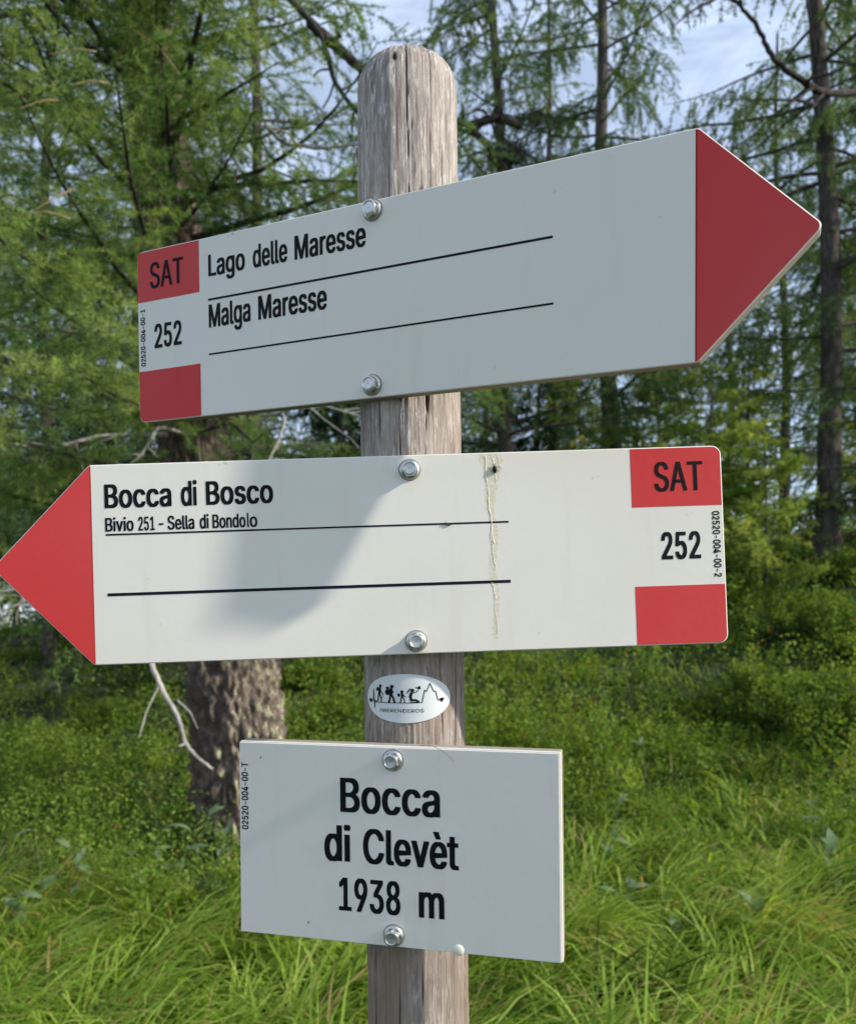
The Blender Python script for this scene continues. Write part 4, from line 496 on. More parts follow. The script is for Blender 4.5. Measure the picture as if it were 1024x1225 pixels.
# resin run down the middle sign
pv = []; rr_ = np.random.default_rng(3)
bb = np.linspace(7.43, -6.6, 60)
cen = 6.15 + .12 * np.sin(bb * 1.3); 
half = np.where(bb > 2, .22 + .75 * ((bb - 2).clip(0) / 5.5) ** 1.6, .28) * (.8 + .4 * rr_.random(60)); half = np.where(bb < -2.5, half * .7, half)
Vr = np.r_[np.c_[cen - half, bb, bb * 0], np.c_[cen + half, bb, bb * 0]] * CM; Vr[:, 2] = .00012
Fr = [(i, i + 1, 61 + i, 60 + i) for i in range(59)]
resin = link('resin_streak', np_mesh('resin_streak', Vr, np.array(Fr)), M['resin'], s2); resin['label'] = 'yellowish resin run below the top edge'
tb = Tube()
for k, (x0, y0, y1, r_) in enumerate([(5.75, 7.3, 3.0, .0007), (5.95, 3.4, .6, .0008), (6.0, 1.4, -1.4, .0006), (5.98, -2.3, -3.6, .0006), (6.3, 7.2, 5.2, .0005), (6.7, 7.2, 6.3, .0004), (6.05, -3.6, -6.2, .0003)]):
    tt = np.linspace(0, 1, 30); P = np.c_[(x0 + .22 * tt + .12 * np.array([noise(v3(q * 9, k, 0), 7) - .5 for q in tt])) * CM, (y0 + (y1 - y0) * tt) * CM, np.full(30, .0001)]
    tb.add(P, 0, 0, 7, rr=r_ * .42 * (.35 + 1.1 * rr_.random(30)))
o = tb.build('resin_drip', M['resin_bead'], s2); o['label'] = 'pale hardened drips running across both rules'
# insect on the resin
tb = Tube(); tt = np.linspace(0, 1, 9)
tb.add(np.c_[.0645 - .0003 * tt, .0592 + .0058 * tt, np.full(9, .0013)], 0, 0, 8, rr=.0014 * np.sin(np.clip(tt * 1.0 + .06, 0, 1) * pi * .94 + .1) ** .6 + .0001)
for sx in (-1, 1):
    for q in range(3): tb.add(np.array([[.0645 + sx * .001, .0605 + q * .0013, .0013], [.0645 + sx * .0022, .0608 + q * .0016, .0018], [.0645 + sx * .003, .0602 + q * .0019, .0002]]), .00018, .0001, 4)
    tb.add(np.array([[.0643, .065, .0012], [.0643 + sx * .001, .0668, .0014]]), .00012, .00008, 4)
o = tb.build('beetle', M['black']); o.matrix_world = s2.matrix_world.copy(); tag(o, 'small black beetle on yellow resin near top edge of middle sign', 'insect')
tb = Tube()
tb.add(np.c_[np.linspace(.024, .031, 8), .0218 + .0006 * np.sin(np.arange(8)), np.full(8, .0006)], 0, 0, 6, rr=np.array([.0003, .0007, .001, .0006, .0009, .0007, .0004, .0002]))
o = tb.build('lichen_crumb', M['dead_dark']); o.matrix_world = s2.matrix_world.copy(); tag(o, 'tiny brown crumb of debris stuck on upper black rule of middle sign', 'debris')

# ------------------------------------------------------------ oval sticker wrapped on the post
st_c = (-.155, H - .0678)          # angle of its centre, height
def wrapf(P_, dz=0.):
    a = st_c[0] + P_[:, 0] / PR; r_ = PR + .0007 + P_[:, 2] * .5; z = st_c[1] + P_[:, 1]; A_ = axis(z)
    return np.c_[A_[:, 0] + np.sin(a) * r_, A_[:, 1] - np.cos(a) * r_, z]
SW, SH = .0370, .0187
k = 72; rad_ = 14; V = []; 
for i in range(rad_ + 1):
    for j in range(k):
        q = j * 2 * pi / k; rr0 = i / rad_
        V.append((SW * rr0 * cos(q) , SH * rr0 * sin(q), .0005))
V = wrapf(np.array(V)); F = [(i * k + j, i * k + (j + 1) % k, (i + 1) * k + (j + 1) % k, (i + 1) * k + j) for i in range(rad_) for j in range(k)]
V[:, 2] += 0
stk = link('oval_sticker', np_mesh('oval_sticker', V, np.array(F), True), M['sticker']); tag(stk, 'oval silver sticker with hikers and heartbeat line on the post', 'sticker')
# artwork in millimetre-like units: u right, v up, picture units from the crop (780 px = width)
def su(x): return (x - 478) / 390 * SW * .98
def sv(y): return (358 - y) / 242 * SH * .98
class Flat:
    def __init__(s): s.V = []; s.F = []
    def poly(s, pts):
        # ear-free fan for convex pieces
        n0 = len(s.V); s.V += [(su(x), sv(y), .0010) for x, y in pts]; s.F.append(tuple(range(n0, n0 + len(pts))))
    def line(s, pts, w_):
        for (x0, y0), (x1, y1) in zip(pts[:-1], pts[1:]):
            d = math.hypot(x1 - x0, y1 - y0) or 1; nx_, ny_ = -(y1 - y0) / d * w_ / 2, (x1 - x0) / d * w_ / 2
            ex, ey = (x1 - x0) / d * w_ * .25, (y1 - y0) / d * w_ * .25
            seg = max(1, int(d / 40))
            for q in range(seg):
                a0, a1 = q / seg, (q + 1) / seg
                X0, Y0 = x0 - ex + (x1 - x0 + 2 * ex) * a0, y0 - ey + (y1 - y0 + 2 * ey) * a0; X1, Y1 = x0 - ex + (x1 - x0 + 2 * ex) * a1, y0 - ey + (y1 - y0 + 2 * ey) * a1
                s.poly([(X0 + nx_, Y0 + ny_), (X1 + nx_, Y1 + ny_), (X1 - nx_, Y1 - ny_), (X0 - nx_, Y0 - ny_)])
    def disc(s, x, y, rx_, ry_=None, n=14, rot_=0):
        ry_ = ry_ or rx_
        s.poly([(x + rx_ * cos(q) * cos(rot_) - ry_ * sin(q) * sin(rot_), y + rx_ * cos(q) * sin(rot_) + ry_ * sin(q) * cos(rot_)) for q in np.linspace(0, 2 * pi, n, endpoint=False)])
    def build(s, name, label=None):
        me = bpy.data.meshes.new(name); me.from_pydata(wrapf(np.array(s.V)).tolist(), [], s.F); me.materials.append(M['black'])
        o = link(name, me, None, stk)
        if label: o['label'] = label
        return o
f = Flat(); f.line([(140, 398), (165, 398), (172, 398), (178, 270), (190, 462), (198, 380), (206, 403), (618, 400), (640, 275), (655, 290), (683, 208), (716, 292), (730, 288), (752, 382), (775, 384)], 7)
for hx, hy in ((135, 392), (786, 382)):
    f.disc(hx - 8, hy - 8, 13); f.disc(hx + 10, hy - 10, 13); f.poly([(hx - 21, hy - 4), (hx + 22, hy - 6), (hx + 2, hy + 26)])
f.build('heartbeat_line', 'black heartbeat line rising into a mountain, a heart at each end')
f = Flat(); f.disc(258, 237, 14, 17); f.disc(226, 268, 13, 22, rot_=.2); f.line([(252, 258), (246, 320)], 24); f.line([(243, 322), (224, 400)], 13); f.line([(250, 322), (266, 360), (268, 400)], 12); f.line([(256, 275), (270, 300), (288, 320)], 9); f.line([(288, 318), (268, 372)], 4); f.build('hiker_figure', 'hiker with a stick')
f = Flat(); f.disc(370, 238, 17, 18); f.disc(332, 295, 26, 31); f.disc(330, 252, 17, 14); f.line([(362, 262), (362, 325)], 28); f.line([(358, 322), (352, 360), (340, 402)], 17); f.line([(368, 322), (382, 355), (394, 402)], 17); f.line([(372, 275), (384, 300)], 9); f.build('hiker_figure', 'hiker with a large backpack')
f = Flat(); f.disc(456, 287, 14, 13); f.disc(430, 322, 12, 18); f.line([(456, 302), (458, 345)], 20); f.line([(452, 345), (440, 402)], 10); f.line([(462, 345), (476, 372), (478, 402)], 10); f.line([(462, 312), (474, 330), (487, 342)], 8); f.build('child_figure', 'small walking child')
f = Flat(); f.disc(541, 276, 16, 18); f.line([(534, 300), (524, 335), (532, 372)], 22); f.line([(540, 300), (560, 298), (586, 278)], 9); f.line([(524, 258), (512, 275), (500, 302)], 10); f.line([(530, 376), (565, 372), (590, 390)], 20); f.line([(525, 396), (592, 396)], 9); f.line([(575, 252), (600, 232)], 5); f.poly([(582, 240), (604, 232), (608, 262), (588, 268)]); f.line([(570, 240), (572, 256), (586, 260)], 4); f.build('kneeling_figure', 'kneeling figure lifting a cup')
f = Flat(); f.line([(257, 466), (257, 496)], 6); f.build('lettering', 'small black capital I')
kx = SW * .98 / 390 / CM; ky = SH * .98 / 242 / CM
lettering([('MERENDEROS', (276 - 478) * kx, (632 - 478) * kx, (358 - 498) * ky, 36 * ky)], stk, .0010, .07, wrapf=wrapf, label='small black capitals MERENDEROS')

# ------------------------------------------------------------ larch generator
def needles(O, D, n, length, width, spread, rg, tone, lj=.35):
    """O,D (k,3): tufts of n needle triangles each; returns V, tones"""
    k = len(O); O = np.repeat(O, n, 0); D = np.repeat(norm(D), n, 0); T = np.repeat(tone, n)
    r = norm(rg.normal(size=(k * n, 3))); d = norm(r * spread + D * (1 - spread * .5))
    Ln = length * (1 + lj * (rg.random(k * n) * 2 - 1)); s = norm(np.cross(d, rg.normal(size=(k * n, 3)))) * width * .5
    V = np.stack([O - s, O + s, O + d * Ln[:, None]], 1).reshape(-1, 3)
    T = np.repeat(np.clip(T + rg.normal(size=k * n) * .11, 0, 1), 3)
    return V, T
def curve(p0, d0, ln, n, rg, droop=0., lift=0., wob=.12):
    P = [np.array(p0, float)]; d = norm(np.array(d0, float)); st = ln / (n - 1)
    for i in range(n - 1):
        u = i / (n - 1); d = norm(d + v3(0, 0, -droop * (1 - u) + lift * u) / n + rg.normal(size=3) * wob / sqrt(n)); P.append(P[-1] + d * st)
    return np.array(P)
def larch(seed, trunk, limbs, twig_step, twig_len, tuft_step, n_need, nl, nw, sub=True, hang=.6, spread=.8, wood_k=5, tone_rng=(.35, .8)):
    """trunk: f(t)->(pos, radius); limbs: list of (t, azimuth, length, rise, droop, lift)"""
    rg = np.random.default_rng(seed); W = Tube(); TW = Tube(); O = []; D = []; TN = []
    for (t_, az, ln, rise, droop, lift) in limbs:
        p, r = trunk(t_)
        d = v3(cos(az), sin(az), rise); P = curve(p, d, ln, 10, rg, droop, lift, .22)
        W.add(P, max(.008, .010 * ln + .004), .003, wood_k, .5)
        ltone = rg.uniform(*tone_rng)
        n = int(ln * .88 / twig_step)
        for q in range(n):
            u = .12 + .88 * (q + rg.random()) / n; fi = u * 9; i0 = min(int(fi), 8); bp = P[i0] + (P[i0 + 1] - P[i0]) * (fi - i0)
            tg = norm(P[i0 + 1] - P[i0]); sd_ = norm(np.cross(tg, v3(0, 0, 1))) * (1 if q % 2 else -1)
            tl = twig_len * (.45 + .75 * rg.random()) * (1.15 - .7 * abs(u - .45))
            dd = tg * rg.uniform(.3, .9) + sd_ * rg.uniform(.4, 1.) + v3(0, 0, rg.uniform(-.35, .25))
            Q = curve(bp, dd, tl, 6, rg, hang, 0, .3); TW.add(Q, .0028, .0012, 3, .5)
            segs = [Q]
            if sub:
                for m_ in range(rg.integers(1, 4)):
                    i1 = rg.integers(1, 4); d2 = norm(Q[i1 + 1] - Q[i1]) + norm(rg.normal(size=3)) * .8 + v3(0, 0, -.2)
                    S = curve(Q[i1], d2, tl * rg.uniform(.3, .6), 5, rg, hang, 0, .3); TW.add(S, .0018, .001, 3, .5); segs.append(S)
            tt_ = np.clip(ltone + rg.normal() * .12 + .12 * u, 0, 1)
            for S in segs:
                sl = np.linalg.norm(np.diff(S, axis=0), axis=1).sum(); m_ = max(2, int(sl / tuft_step)); fr = (np.arange(m_) + rg.random(m_)) / m_ * (len(S) - 1)
                i_ = np.minimum(fr.astype(int), len(S) - 2); ff = (fr - i_)[:, None]
                O.append(S[i_] * (1 - ff) + S[i_ + 1] * ff); D.append(S[i_ + 1] - S[i_]); TN.append(np.full(m_, tt_))
    O = np.concatenate(O); D = np.concatenate(D); TN = np.concatenate(TN)
    V, T = needles(O, D, n_need, nl, nw, spread, rg, TN)
    return W, TW, V, T
def crown_mesh(V, T): return np_mesh('crown', V, np.arange(len(V)).reshape(-1, 3), False, T)
def merge(W, TW):
    t = Tube(); t.V = W.V + TW.V; t.T = W.T + TW.T; t.F = W.F + [f_ + W.n for f_ in TW.F]; t.n = W.n + TW.n; return t
def trunk_mesh(f, n, k, seed, rough=.06, flare=.0, scale=6.):
    tt_ = np.linspace(0, 1, n); P = np.array([f(q)[0] for q in tt_]); r = np.array([f(q)[1] for q in tt_]); a = np.arange(k) * 2 * pi / k
    A_, T_ = np.meshgrid(a, tt_); hz = P[:, 2][:, None] + 0 * A_
    q = np.stack([np.cos(A_) * 2.2, np.sin(A_) * 2.2, hz * 2.2], -1)
    rough1 = np.abs(fbm(q * scale / 3 + v3(fbm(q * 2, 2, seed + 9).mean(), 0, 0), 4, seed) - .5) * 2      # ridged bark plates
    rb = 1 + rough * (rough1 * 2.4 - .6) + .05 * (fbm(q * .8, 2, seed + 3) - .5) * 2
    fl = 1 + flare * np.exp(-(hz - hz.min()) / .35) * (1 + .55 * np.cos(A_ * 3 + seed) * np.exp(-(hz - hz.min()) / .5) + .3 * np.cos(A_ * 5 + 2))
    rad = r[:, None] * rb * fl
    V = np.stack([P[:, 0][:, None] + np.cos(A_) * rad, P[:, 1][:, None] + np.sin(A_) * rad, hz], -1).reshape(-1, 3)
    i, j = np.meshgrid(np.arange(n - 1), np.arange(k), indexing='ij')
    F = np.stack([i * k + j, i * k + (j + 1) % k, (i + 1) * k + (j + 1) % k, (i + 1) * k + j], -1).reshape(-1, 4)
    return np_mesh('trunk', V, F, True)
def empty(name, loc=(0, 0, 0), rz=0, sc=1):
    o = bpy.data.objects.new(name, None); COL.objects.link(o); o.location = loc; o.rotation_euler = (0, 0, rz); o.scale = (sc,) * 3; return o

# ---- the big old larch on the left, 5 m away
tx, ty = -1.235, 5.35; tz = float(g(tx, ty))
def big_trunk(t_):
    z = -.3 + 9.5 * t_; zz_ = max(z, 0)
    return v3(-.135 * zz_ + .025 * sin(zz_ * 1.4), .05 * zz_, z), .315 * (1 - .72 * t_) 
root = empty('larch_tree', (tx, ty, tz)); tag(root, 'big old larch with thick grey furrowed trunk left of the signs', 'tree')
link('trunk', trunk_mesh(big_trunk, 520, 170, 3, .15, .55, 12.), M['bark'], root)
rg = np.random.default_rng(21); limbs = []
for i in range(64):
    z = 2.0 + 4.6 * (i + rg.random()) / 64
    az = -pi / 2 + rg.normal() * 1.0 if i % 4 else rg.uniform(0, 2 * pi)
    ln = rg.uniform(1.3, 2.5) * (1 if z < 5.5 else .8)
    limbs.append(((z + .3) / 9.5, az, ln, rg.uniform(-.15, .3), rg.uniform(.1, .7), rg.uniform(.3, .9)))
W, TW, V, T = larch(5, big_trunk, limbs, .05, .46, .021, 8, .041, .0034, True, .25, .74, 7)

W.build('limbs', M['dead_dark'], root); TW.build('twigs', M['twig'], root)
c_ = link('crown', crown_mesh(V, T), M['needle_near'], root)
for part_ in root.children:
    if part_.name.split('.')[0] in ('twigs', 'crown', 'limbs'): part_['kind'] = 'stuff'
# dead branches on it
def dead(pts, r0, r1, mat, label=None, forks=3, seed=0, name='dead_branch', parent=root, rel=True):
    rg_ = np.random.default_rng(seed); P = np.array(pts, float)
    tt_ = np.linspace(0, len(P) - 1, len(P) * 6); i_ = np.minimum(tt_.astype(int), len(P) - 2); ff = (tt_ - i_)[:, None]; Q = P[i_] * (1 - ff) + P[i_ + 1] * ff
    for _ in range(2): Q[1:-1] = (Q[:-2] + 2 * Q[1:-1] + Q[2:]) / 4
    Q[1:-1] += rg_.normal(size=(len(Q) - 2, 3)) * r0 * .12
    tb_ = Tube(); tb_.add(Q, r0, r1, 8)
    ln = np.linalg.norm(P[-1] - P[0])
    for _ in range(forks):
        i0 = rg_.integers(3, len(Q) - 2); d_ = norm(Q[i0 + 1] - Q[i0]) + norm(rg_.normal(size=3)) * .9
        tb_.add(curve(Q[i0], d_, ln * rg_.uniform(.12, .35), 7, rg_, .3, 0, .4), r0 * .35, r1 * .5, 5)
    if rel: tb_.V = [v_ - v3(tx, ty, tz) for v_ in tb_.V]
    o_ = tb_.build(name, mat, parent)
    if label: o_['label'] = label
    return o_
def W3(px, py, d):          # where a point seen in the photograph lies at distance d ahead of the viewer
    q = R @ v3((px - 522.3) / 969.7, 1, -(py - 714) / 969.7); q = q / q[1] * d; return v3(q[0], q[1], q[2] + H)
dead([W3(235, 700, 5.1), W3(205, 745, 4.6), W3(180, 792, 4.3), W3(196, 828, 4.25), W3(214, 858, 4.2), W3(222, 890, 4.2), W3(236, 906, 4.2), W3(255, 920, 4.2)], .017, .007, M['dead_wood'], 'bleached crooked dead branch hanging before the trunk', 0, 1)
dead([W3(222, 890, 4.2), W3(214, 893, 4.15)], .006, .003, M['dead_wood'], None, 0, 71)
dead([W3(213, 838, 4.25), W3(228, 852, 4.2), W3(237, 872, 4.2)], .005, .002, M['dead_wood'], None, 0, 72)
dead([W3(190, 822, 4.24), W3(176, 850, 4.2), W3(167, 882, 4.15)], .005, .003, M['dead_wood'], None, 0, 2)
dead([W3(200, 520, 5.2), W3(130, 520, 4.9), W3(60, 536, 4.6), W3(-20, 528, 4.3)], .016, .005, M['dead_wood'], None, 4, 3)
dead([W3(200, 600, 5.2), W3(100, 640, 4.8), W3(40, 700, 4.6), W3(-20, 712, 4.5)], .014, .005, M['dead_wood'], None, 4, 4)
dead([W3(215, 560, 5.2), W3(140, 640, 4.8), W3(30, 720, 4.6), W3(-20, 742, 4.5)], .012, .004, M['dead_wood'], None, 3, 5)
dead([W3(260, 470, 5.2), W3(320, 500, 4.6), W3(370, 480, 4.4), W3(436, 500, 4.2)], .012, .005, M['dead_wood'], None, 3, 6)
dead([W3(250, 500, 5.2), W3(300, 470, 4.9), W3(345, 500, 4.8), W3(322, 552, 4.7)], .011, .005, M['dead_wood'], None, 2, 7)
dead([W3(230, 520, 5.1), W3(275, 505, 4.9), W3(305, 530, 4.8), W3(298, 560, 4.7)], .016, .006, M['dead_dark'], None, 4, 8)
dead([W3(225, 520, 5.1), W3(190, 510, 4.8), W3(170, 545, 4.7), W3(150, 560, 4.7)], .014, .005, M['dead_wood'], None, 4, 9)
dead([W3(205, 505, 5.1), W3(172, 492, 4.9), W3(150, 475, 4.8), W3(140, 452, 4.7)], .008, .004, M['dead_wood'], None, 2, 10)
dead([W3(190, 0, 5.6), W3(120, 20, 5.2), W3(60, 10, 5.0), W3(-20, 22, 4.8)], .028, .014, M['dead_dark'], None, 4, 11)
dead([W3(150, 190, 5.3), W3(95, 130, 5.1), W3(60, 95, 5.), W3(30, 20, 4.9)], .024, .008, M['dead_dark'], None, 3, 12)
for k, (a, b_) in enumerate([((30, 260), (90, 225)), ((60, 65), (115, 62)), ((85, 102), (128, 100)), ((160, 30), (140, 70)), ((212, 25), (190, 90)), ((275, 20), (262, 50)), ((280, 190), (280, 220)), ((400, 210), (392, 248)), ((25, 255), (85, 262)), ((320, 150), (360, 178)), ((160, 35), (215, 90)), ((25, 130), (70, 120))]):
    m_ = W3((a[0] + b_[0]) / 2 + 4, (a[1] + b_[1]) / 2 - 5, 3.32)
    dead([W3(*b_, 3.4), m_, W3(*a, 3.25)], .0045, .0015, M['gold_twig'], None, 0, 40 + k)
dead([W3(372, 28, 5.2), W3(395, 50, 5.1), W3(425, 75, 5.0), W3(470, 130, 5.0)], .035, .03, M['dead_dark'], 'thick dark bare branch sloping behind the post', 5, 15)
dead([W3(330, -20, 5.2), W3(385, 40, 5.1), W3(400, 100, 5.1), W3(432, 140, 5.0)], .022, .012, M['dead_dark'], None, 5, 16)
dead([W3(318, 150, 5.0), W3(340, 172, 4.9), W3(385, 178, 4.8), W3(436, 172, 4.6)], .014, .006, M['dead_wood'], None, 2, 17)

# ---- larch variants for the wood behind
def straight(h, r0, bend, seed):
    rg_ = np.random.default_rng(seed); a, p1, p2 = rg_.normal() * bend, rg_.uniform(0, 6), rg_.uniform(0, 6)
    def f_(t_):
        z = -.35 + h * t_; zz_ = max(z, 0)
        return v3(a * zz_ + .06 * sin(zz_ * .9 + p1) - .06 * sin(p1), .06 * sin(zz_ * .7 + p2) - .06 * sin(p2), z), r0 * (1 - .82 * t_) + .004
    return f_
def variant(seed, h, r0, nl_, lo, length, hang, rise, nsz, mat, young=False):
    f_ = straight(h, r0, .02, seed); rg_ = np.random.default_rng(seed); ls = []
    for i in range(nl_):
        u = lo + (1 - lo) * (i + rg_.random()) / nl_
        taper = (1 - u) ** .7 * 1.0 + .12
        ls.append(((u * h + .35) / (h + .35) if u * h < h * .97 else .96, rg_.uniform(0, 2 * pi), length * taper * rg_.uniform(.6, 1.25), rise + rg_.normal() * .12, rg_.uniform(.2, .7), rg_.uniform(.3, .8)))
    Wd, Tw, V_, T_ = larch(seed + 1, f_, ls, .12 if not young else .07, .62 if not young else .28, .042 if not young else .035, 6 if not young else 6, nsz[0], nsz[1], True, hang, .72, 5, (.3, .85))
    tm = trunk_mesh(f_, 90, 22, seed, .06, .25); tm.materials.append(M['bark_mid'])
    Wm = np_mesh('branches', np.concatenate(Wd.V + Tw.V), np.concatenate(Wd.F + [q + Wd.n for q in Tw.F]), True, np.concatenate(Wd.T + Tw.T)); Wm.materials.append(M['twig'])
    cm = crown_mesh(V_, T_); cm.materials.append(mat); print('variant', seed, len(V_) // 3)
    return tm, Wm, cm
VA = [variant(101, 12.5, .13, 92, .16, 2.5, 1.6, .12, (.062, .0115), M['needle_mid']),
      variant(202, 14.0, .16, 94, .20, 2.9, 3.0, .05, (.062, .0115), M['needle_mid']),
      variant(303, 11.0, .11, 90, .07, 2.3, 1.4, .2, (.062, .0115), M['needle_mid'])]
VY = [variant(404, 3.4, .035, 60, .08, 1.1, .3, .35, (.055, .017), M['needle_young'], True),
      variant(505, 4.6, .05, 66, .12, 1.3, .3, .3, (.055, .017), M['needle_young'], True)]
VS = variant(606, 9.0, .11, 84, .05, 2.0, .7, -.05, (.07, .026), M['needle_dark'])
def put_tree(kind, x, y, rz, sc, label, cat='tree', group=None, name='larch_tree', dz=0., lean=(0, 0)):
    r_ = empty(name, (x, y, float(g(x, y)) + dz), rz, sc); r_.rotation_euler = Euler((lean[0], lean[1], rz)); tag(r_, label, cat, group)
    for nm, me in zip(('trunk', 'branches', 'crown'), kind):
        c = bpy.data.objects.new(nm, me); COL.objects.link(c); c.parent = r_
        if nm != 'trunk': c['kind'] = 'stuff'
    return r_
def col(px, d): return (px - 522.3) / 969.7 * d
GRP = 'larches of the open wood behind the signs'
for (kd, px, d, rz, sc, lb, ln) in [
    (VA[0], 622, 11.5, .4, 1.0, 'slim larch directly right of the post top with a dark bushy dead limb', (0, -.01)),
    (VA[1], 738, 12.5, 2.0, 1.0, 'tall larch with bare dark trunk rising behind the right half of upper sign', (0, -.015)),
    (VA[1], 992, 10.8, 4.1, 1.0, 'tall larch at the right edge with crooked foot on the bushy slope', (0, 0)),
    (VA[2], 325, 9.5, 1.0, 1.0, 'thin larch just right of the big old trunk', (0, 0)),
    (VA[2], 60, 11.0, 2.6, 1.05, 'larch behind the red tip of the middle sign', (0, 0)),
    (VA[0], -60, 9.0, 3.3, 1.0, 'larch cut by the left edge of the view', (0, 0)),
    (VA[2], 1150, 9.5, 5.1, 1.0, 'larch beyond the right edge reaching in with its boughs', (0, 0))]:
    put_tree(kd, col(px, d), d, rz, sc, lb, lean=ln)
back = [(VA[0], 470, 16, 5, .9, 'distant larch directly behind the wooden post top'), (VA[1], 210, 17, 1.2, .9, 'distant larch half hidden behind the big old larch trunk'),
        (VA[0], 120, 21, .3, .9, 'far slim larch seen left of the big old larch trunk'), (VA[2], -40, 19, 2.2, 1., 'distant larch at the left edge above the red tip of middle sign'),
        (VA[1], 560, 24, 3.3, .9, 'farthest larch in the gap just right of the post'), (VA[2], 690, 19, 1.8, .85, 'distant larch close left of the tall bare dark trunk'),
        (VA[0], 940, 17, 4.4, .9, 'distant larch behind the red arrow point of upper sign'), (VA[2], 1060, 17, .8, 1., 'distant larch at the right edge behind the crooked-foot larch'),
        (VA[1], 400, 26, .1, .9, 'farthest larch just left of the post'), (VA[0], 20, 28, 5.5, .9, 'farthest larch in the bright gap at the far left'),
        (VA[2], 790, 25, 2.9, .8, 'far larch right of the tall bare dark trunk'), (VA[0], 1000, 26, 3.9, .9, 'farthest larch straight behind the crooked-foot trunk'),
        (VA[2], 165, 14, 3.1, 1., 'middle-distance larch between the left edge and the big old trunk'), (VA[0], 270, 20, 4.9, .95, 'far larch just right of the big old trunk'), (VA[2], 425, 18, 2.3, .95, 'middle-distance larch touching the left side of the post'),
        (VA[0], 655, 15.5, 3.7, .95, 'larch standing between the slim larch and the tall bare trunk'), (VA[2], 590, 20, 1.1, .9, 'far larch in the gap right of the post above middle sign'), (VA[1], 870, 21, 5.2, .8, 'far low larch under the red arrow point of upper sign'),
        (VA[2], 1075, 13.5, 2.7, 1., 'bushy larch crossing the right edge behind the dark bough'), (VA[2], -10, 15, .7, 1.1, 'bushy larch filling the left edge above the middle sign tip')]
for kd, px, d, rz, sc, lb in back: put_tree(kd, col(px, d), d, rz, sc, lb, group=GRP)
put_tree(VS, col(405, 13), 13, .5, .62, 'dark dense conifer glimpsed between the signs left of the post', name='spruce_tree')
put_tree(VS, col(650, 15), 15, 2.5, .62, 'dark dense conifer glimpsed between the signs right of the post', name='spruce_tree')
put_tree(VS, col(300, 15), 15, 1.5, .7, 'dark conifer showing under the upper sign right of the big trunk', name='spruce_tree')
put_tree(VS, col(95, 14), 14, 4.5, .8, 'dark conifer in the shade low at the left', name='spruce_tree')
YG = 'young light green larches on the right'
for kd, px, d, rz, sc, lb in [(VY[0], 858, 10.2, 0, .95, 'young pale larch with pointed top seen below the red tip of upper sign'), (VY[1], 900, 11.0, 1, .72, 'young bright larch above right end of middle sign'),
    (VY[1], 800, 14.0, 2, .95, 'young larch between the two arrow signs near their right ends'), (VY[0], 915, 9.8, 3, .7, 'low yellow green larch sapling left of the right edge trunk'), (VY[1], 700, 14.5, 4, .95, 'young larch between the two arrow signs near the middle'),
    (VY[0], 1085, 11.0, 5, 1., 'young larch at the right edge behind the bushes'), (VY[0], 760, 12., 1.4, .95, 'small larch close below the upper sign')]:
    put_tree(kd, col(px, d), d, rz, sc, lb, group=YG, name='larch_sapling')
def on_tree(o_, par): 
    bpy.context.view_layer.update(); o_.parent = par; o_.matrix_parent_inverse = par.matrix_world.inverted(); return o_
cf = [o_ for o_ in COL.objects if o_.get('label', '').startswith('tall larch at the right edge')][0]
o_ = Tube(); fx, fy, fz = cf.location; o_.add([(fx - .22, fy - .05, fz - .35), (fx - .17, fy - .05, fz - .02), (fx - .06, fy - .03, fz + .3), (fx, fy, fz + .62), (fx, fy, fz + .8)], .15, .145, 14)
o_ = o_.build('root_foot', M['bark_mid']); on_tree(o_, cf)
# dark bushy dead limb on the slim larch
sl = [o_ for o_ in COL.objects if o_.get('label', '').startswith('slim larch')][0]
o_ = dead([W3(622, 150, 11.4), W3(590, 140, 10.9), W3(562, 150, 10.6), W3(545, 145, 10.5)], .06, .035, M['dead_dark'], 'dark shaggy dead limb', 7, 31, parent=None, rel=False); on_tree(o_, sl)
o_ = dead([W3(622, 245, 11.4), W3(605, 215, 10.9), W3(590, 180, 10.6), W3(560, 150, 10.5)], .07, .04, M['dead_dark'], None, 7, 32, parent=None, rel=False); on_tree(o_, sl)
o_ = dead([W3(622, 250, 11.4), W3(650, 235, 11.), W3(690, 240, 10.8)], .05, .025, M['dead_dark'], None, 5, 33, parent=None, rel=False); on_tree(o_, sl)
rg_ = np.random.default_rng(8); tb = Tube()
for c0 in (W3(640, 142, 11.), W3(608, 190, 10.8), W3(598, 182, 10.8)):
    for _ in range(150): tb.add(curve(c0 + rg_.normal(size=3) * v3(.14, .1, .05), rg_.normal(size=3), .18, 4, rg_, .4, 0, 1.2), .007, .003, 3)
o_ = tb.build('twig_tangle', M['dead_dark']); o_['kind'] = 'stuff'; on_tree(o_, sl)
# dark bough reaching in at upper right
rt = [o_ for o_ in COL.objects if o_.get('label', '').startswith('larch beyond the right edge')][0]
o_ = dead([W3(1110, 108, 8.4), W3(1024, 112, 7.6), W3(985, 112, 7.2), W3(950, 92, 7.0), W3(922, 68, 6.9), W3(905, 30, 6.8), W3(880, 2, 6.7), W3(850, -8, 6.6)], .04, .010, M['dead_dark'], 'dark bare bough curving up', 9, 34, parent=None, rel=False); on_tree(o_, rt)

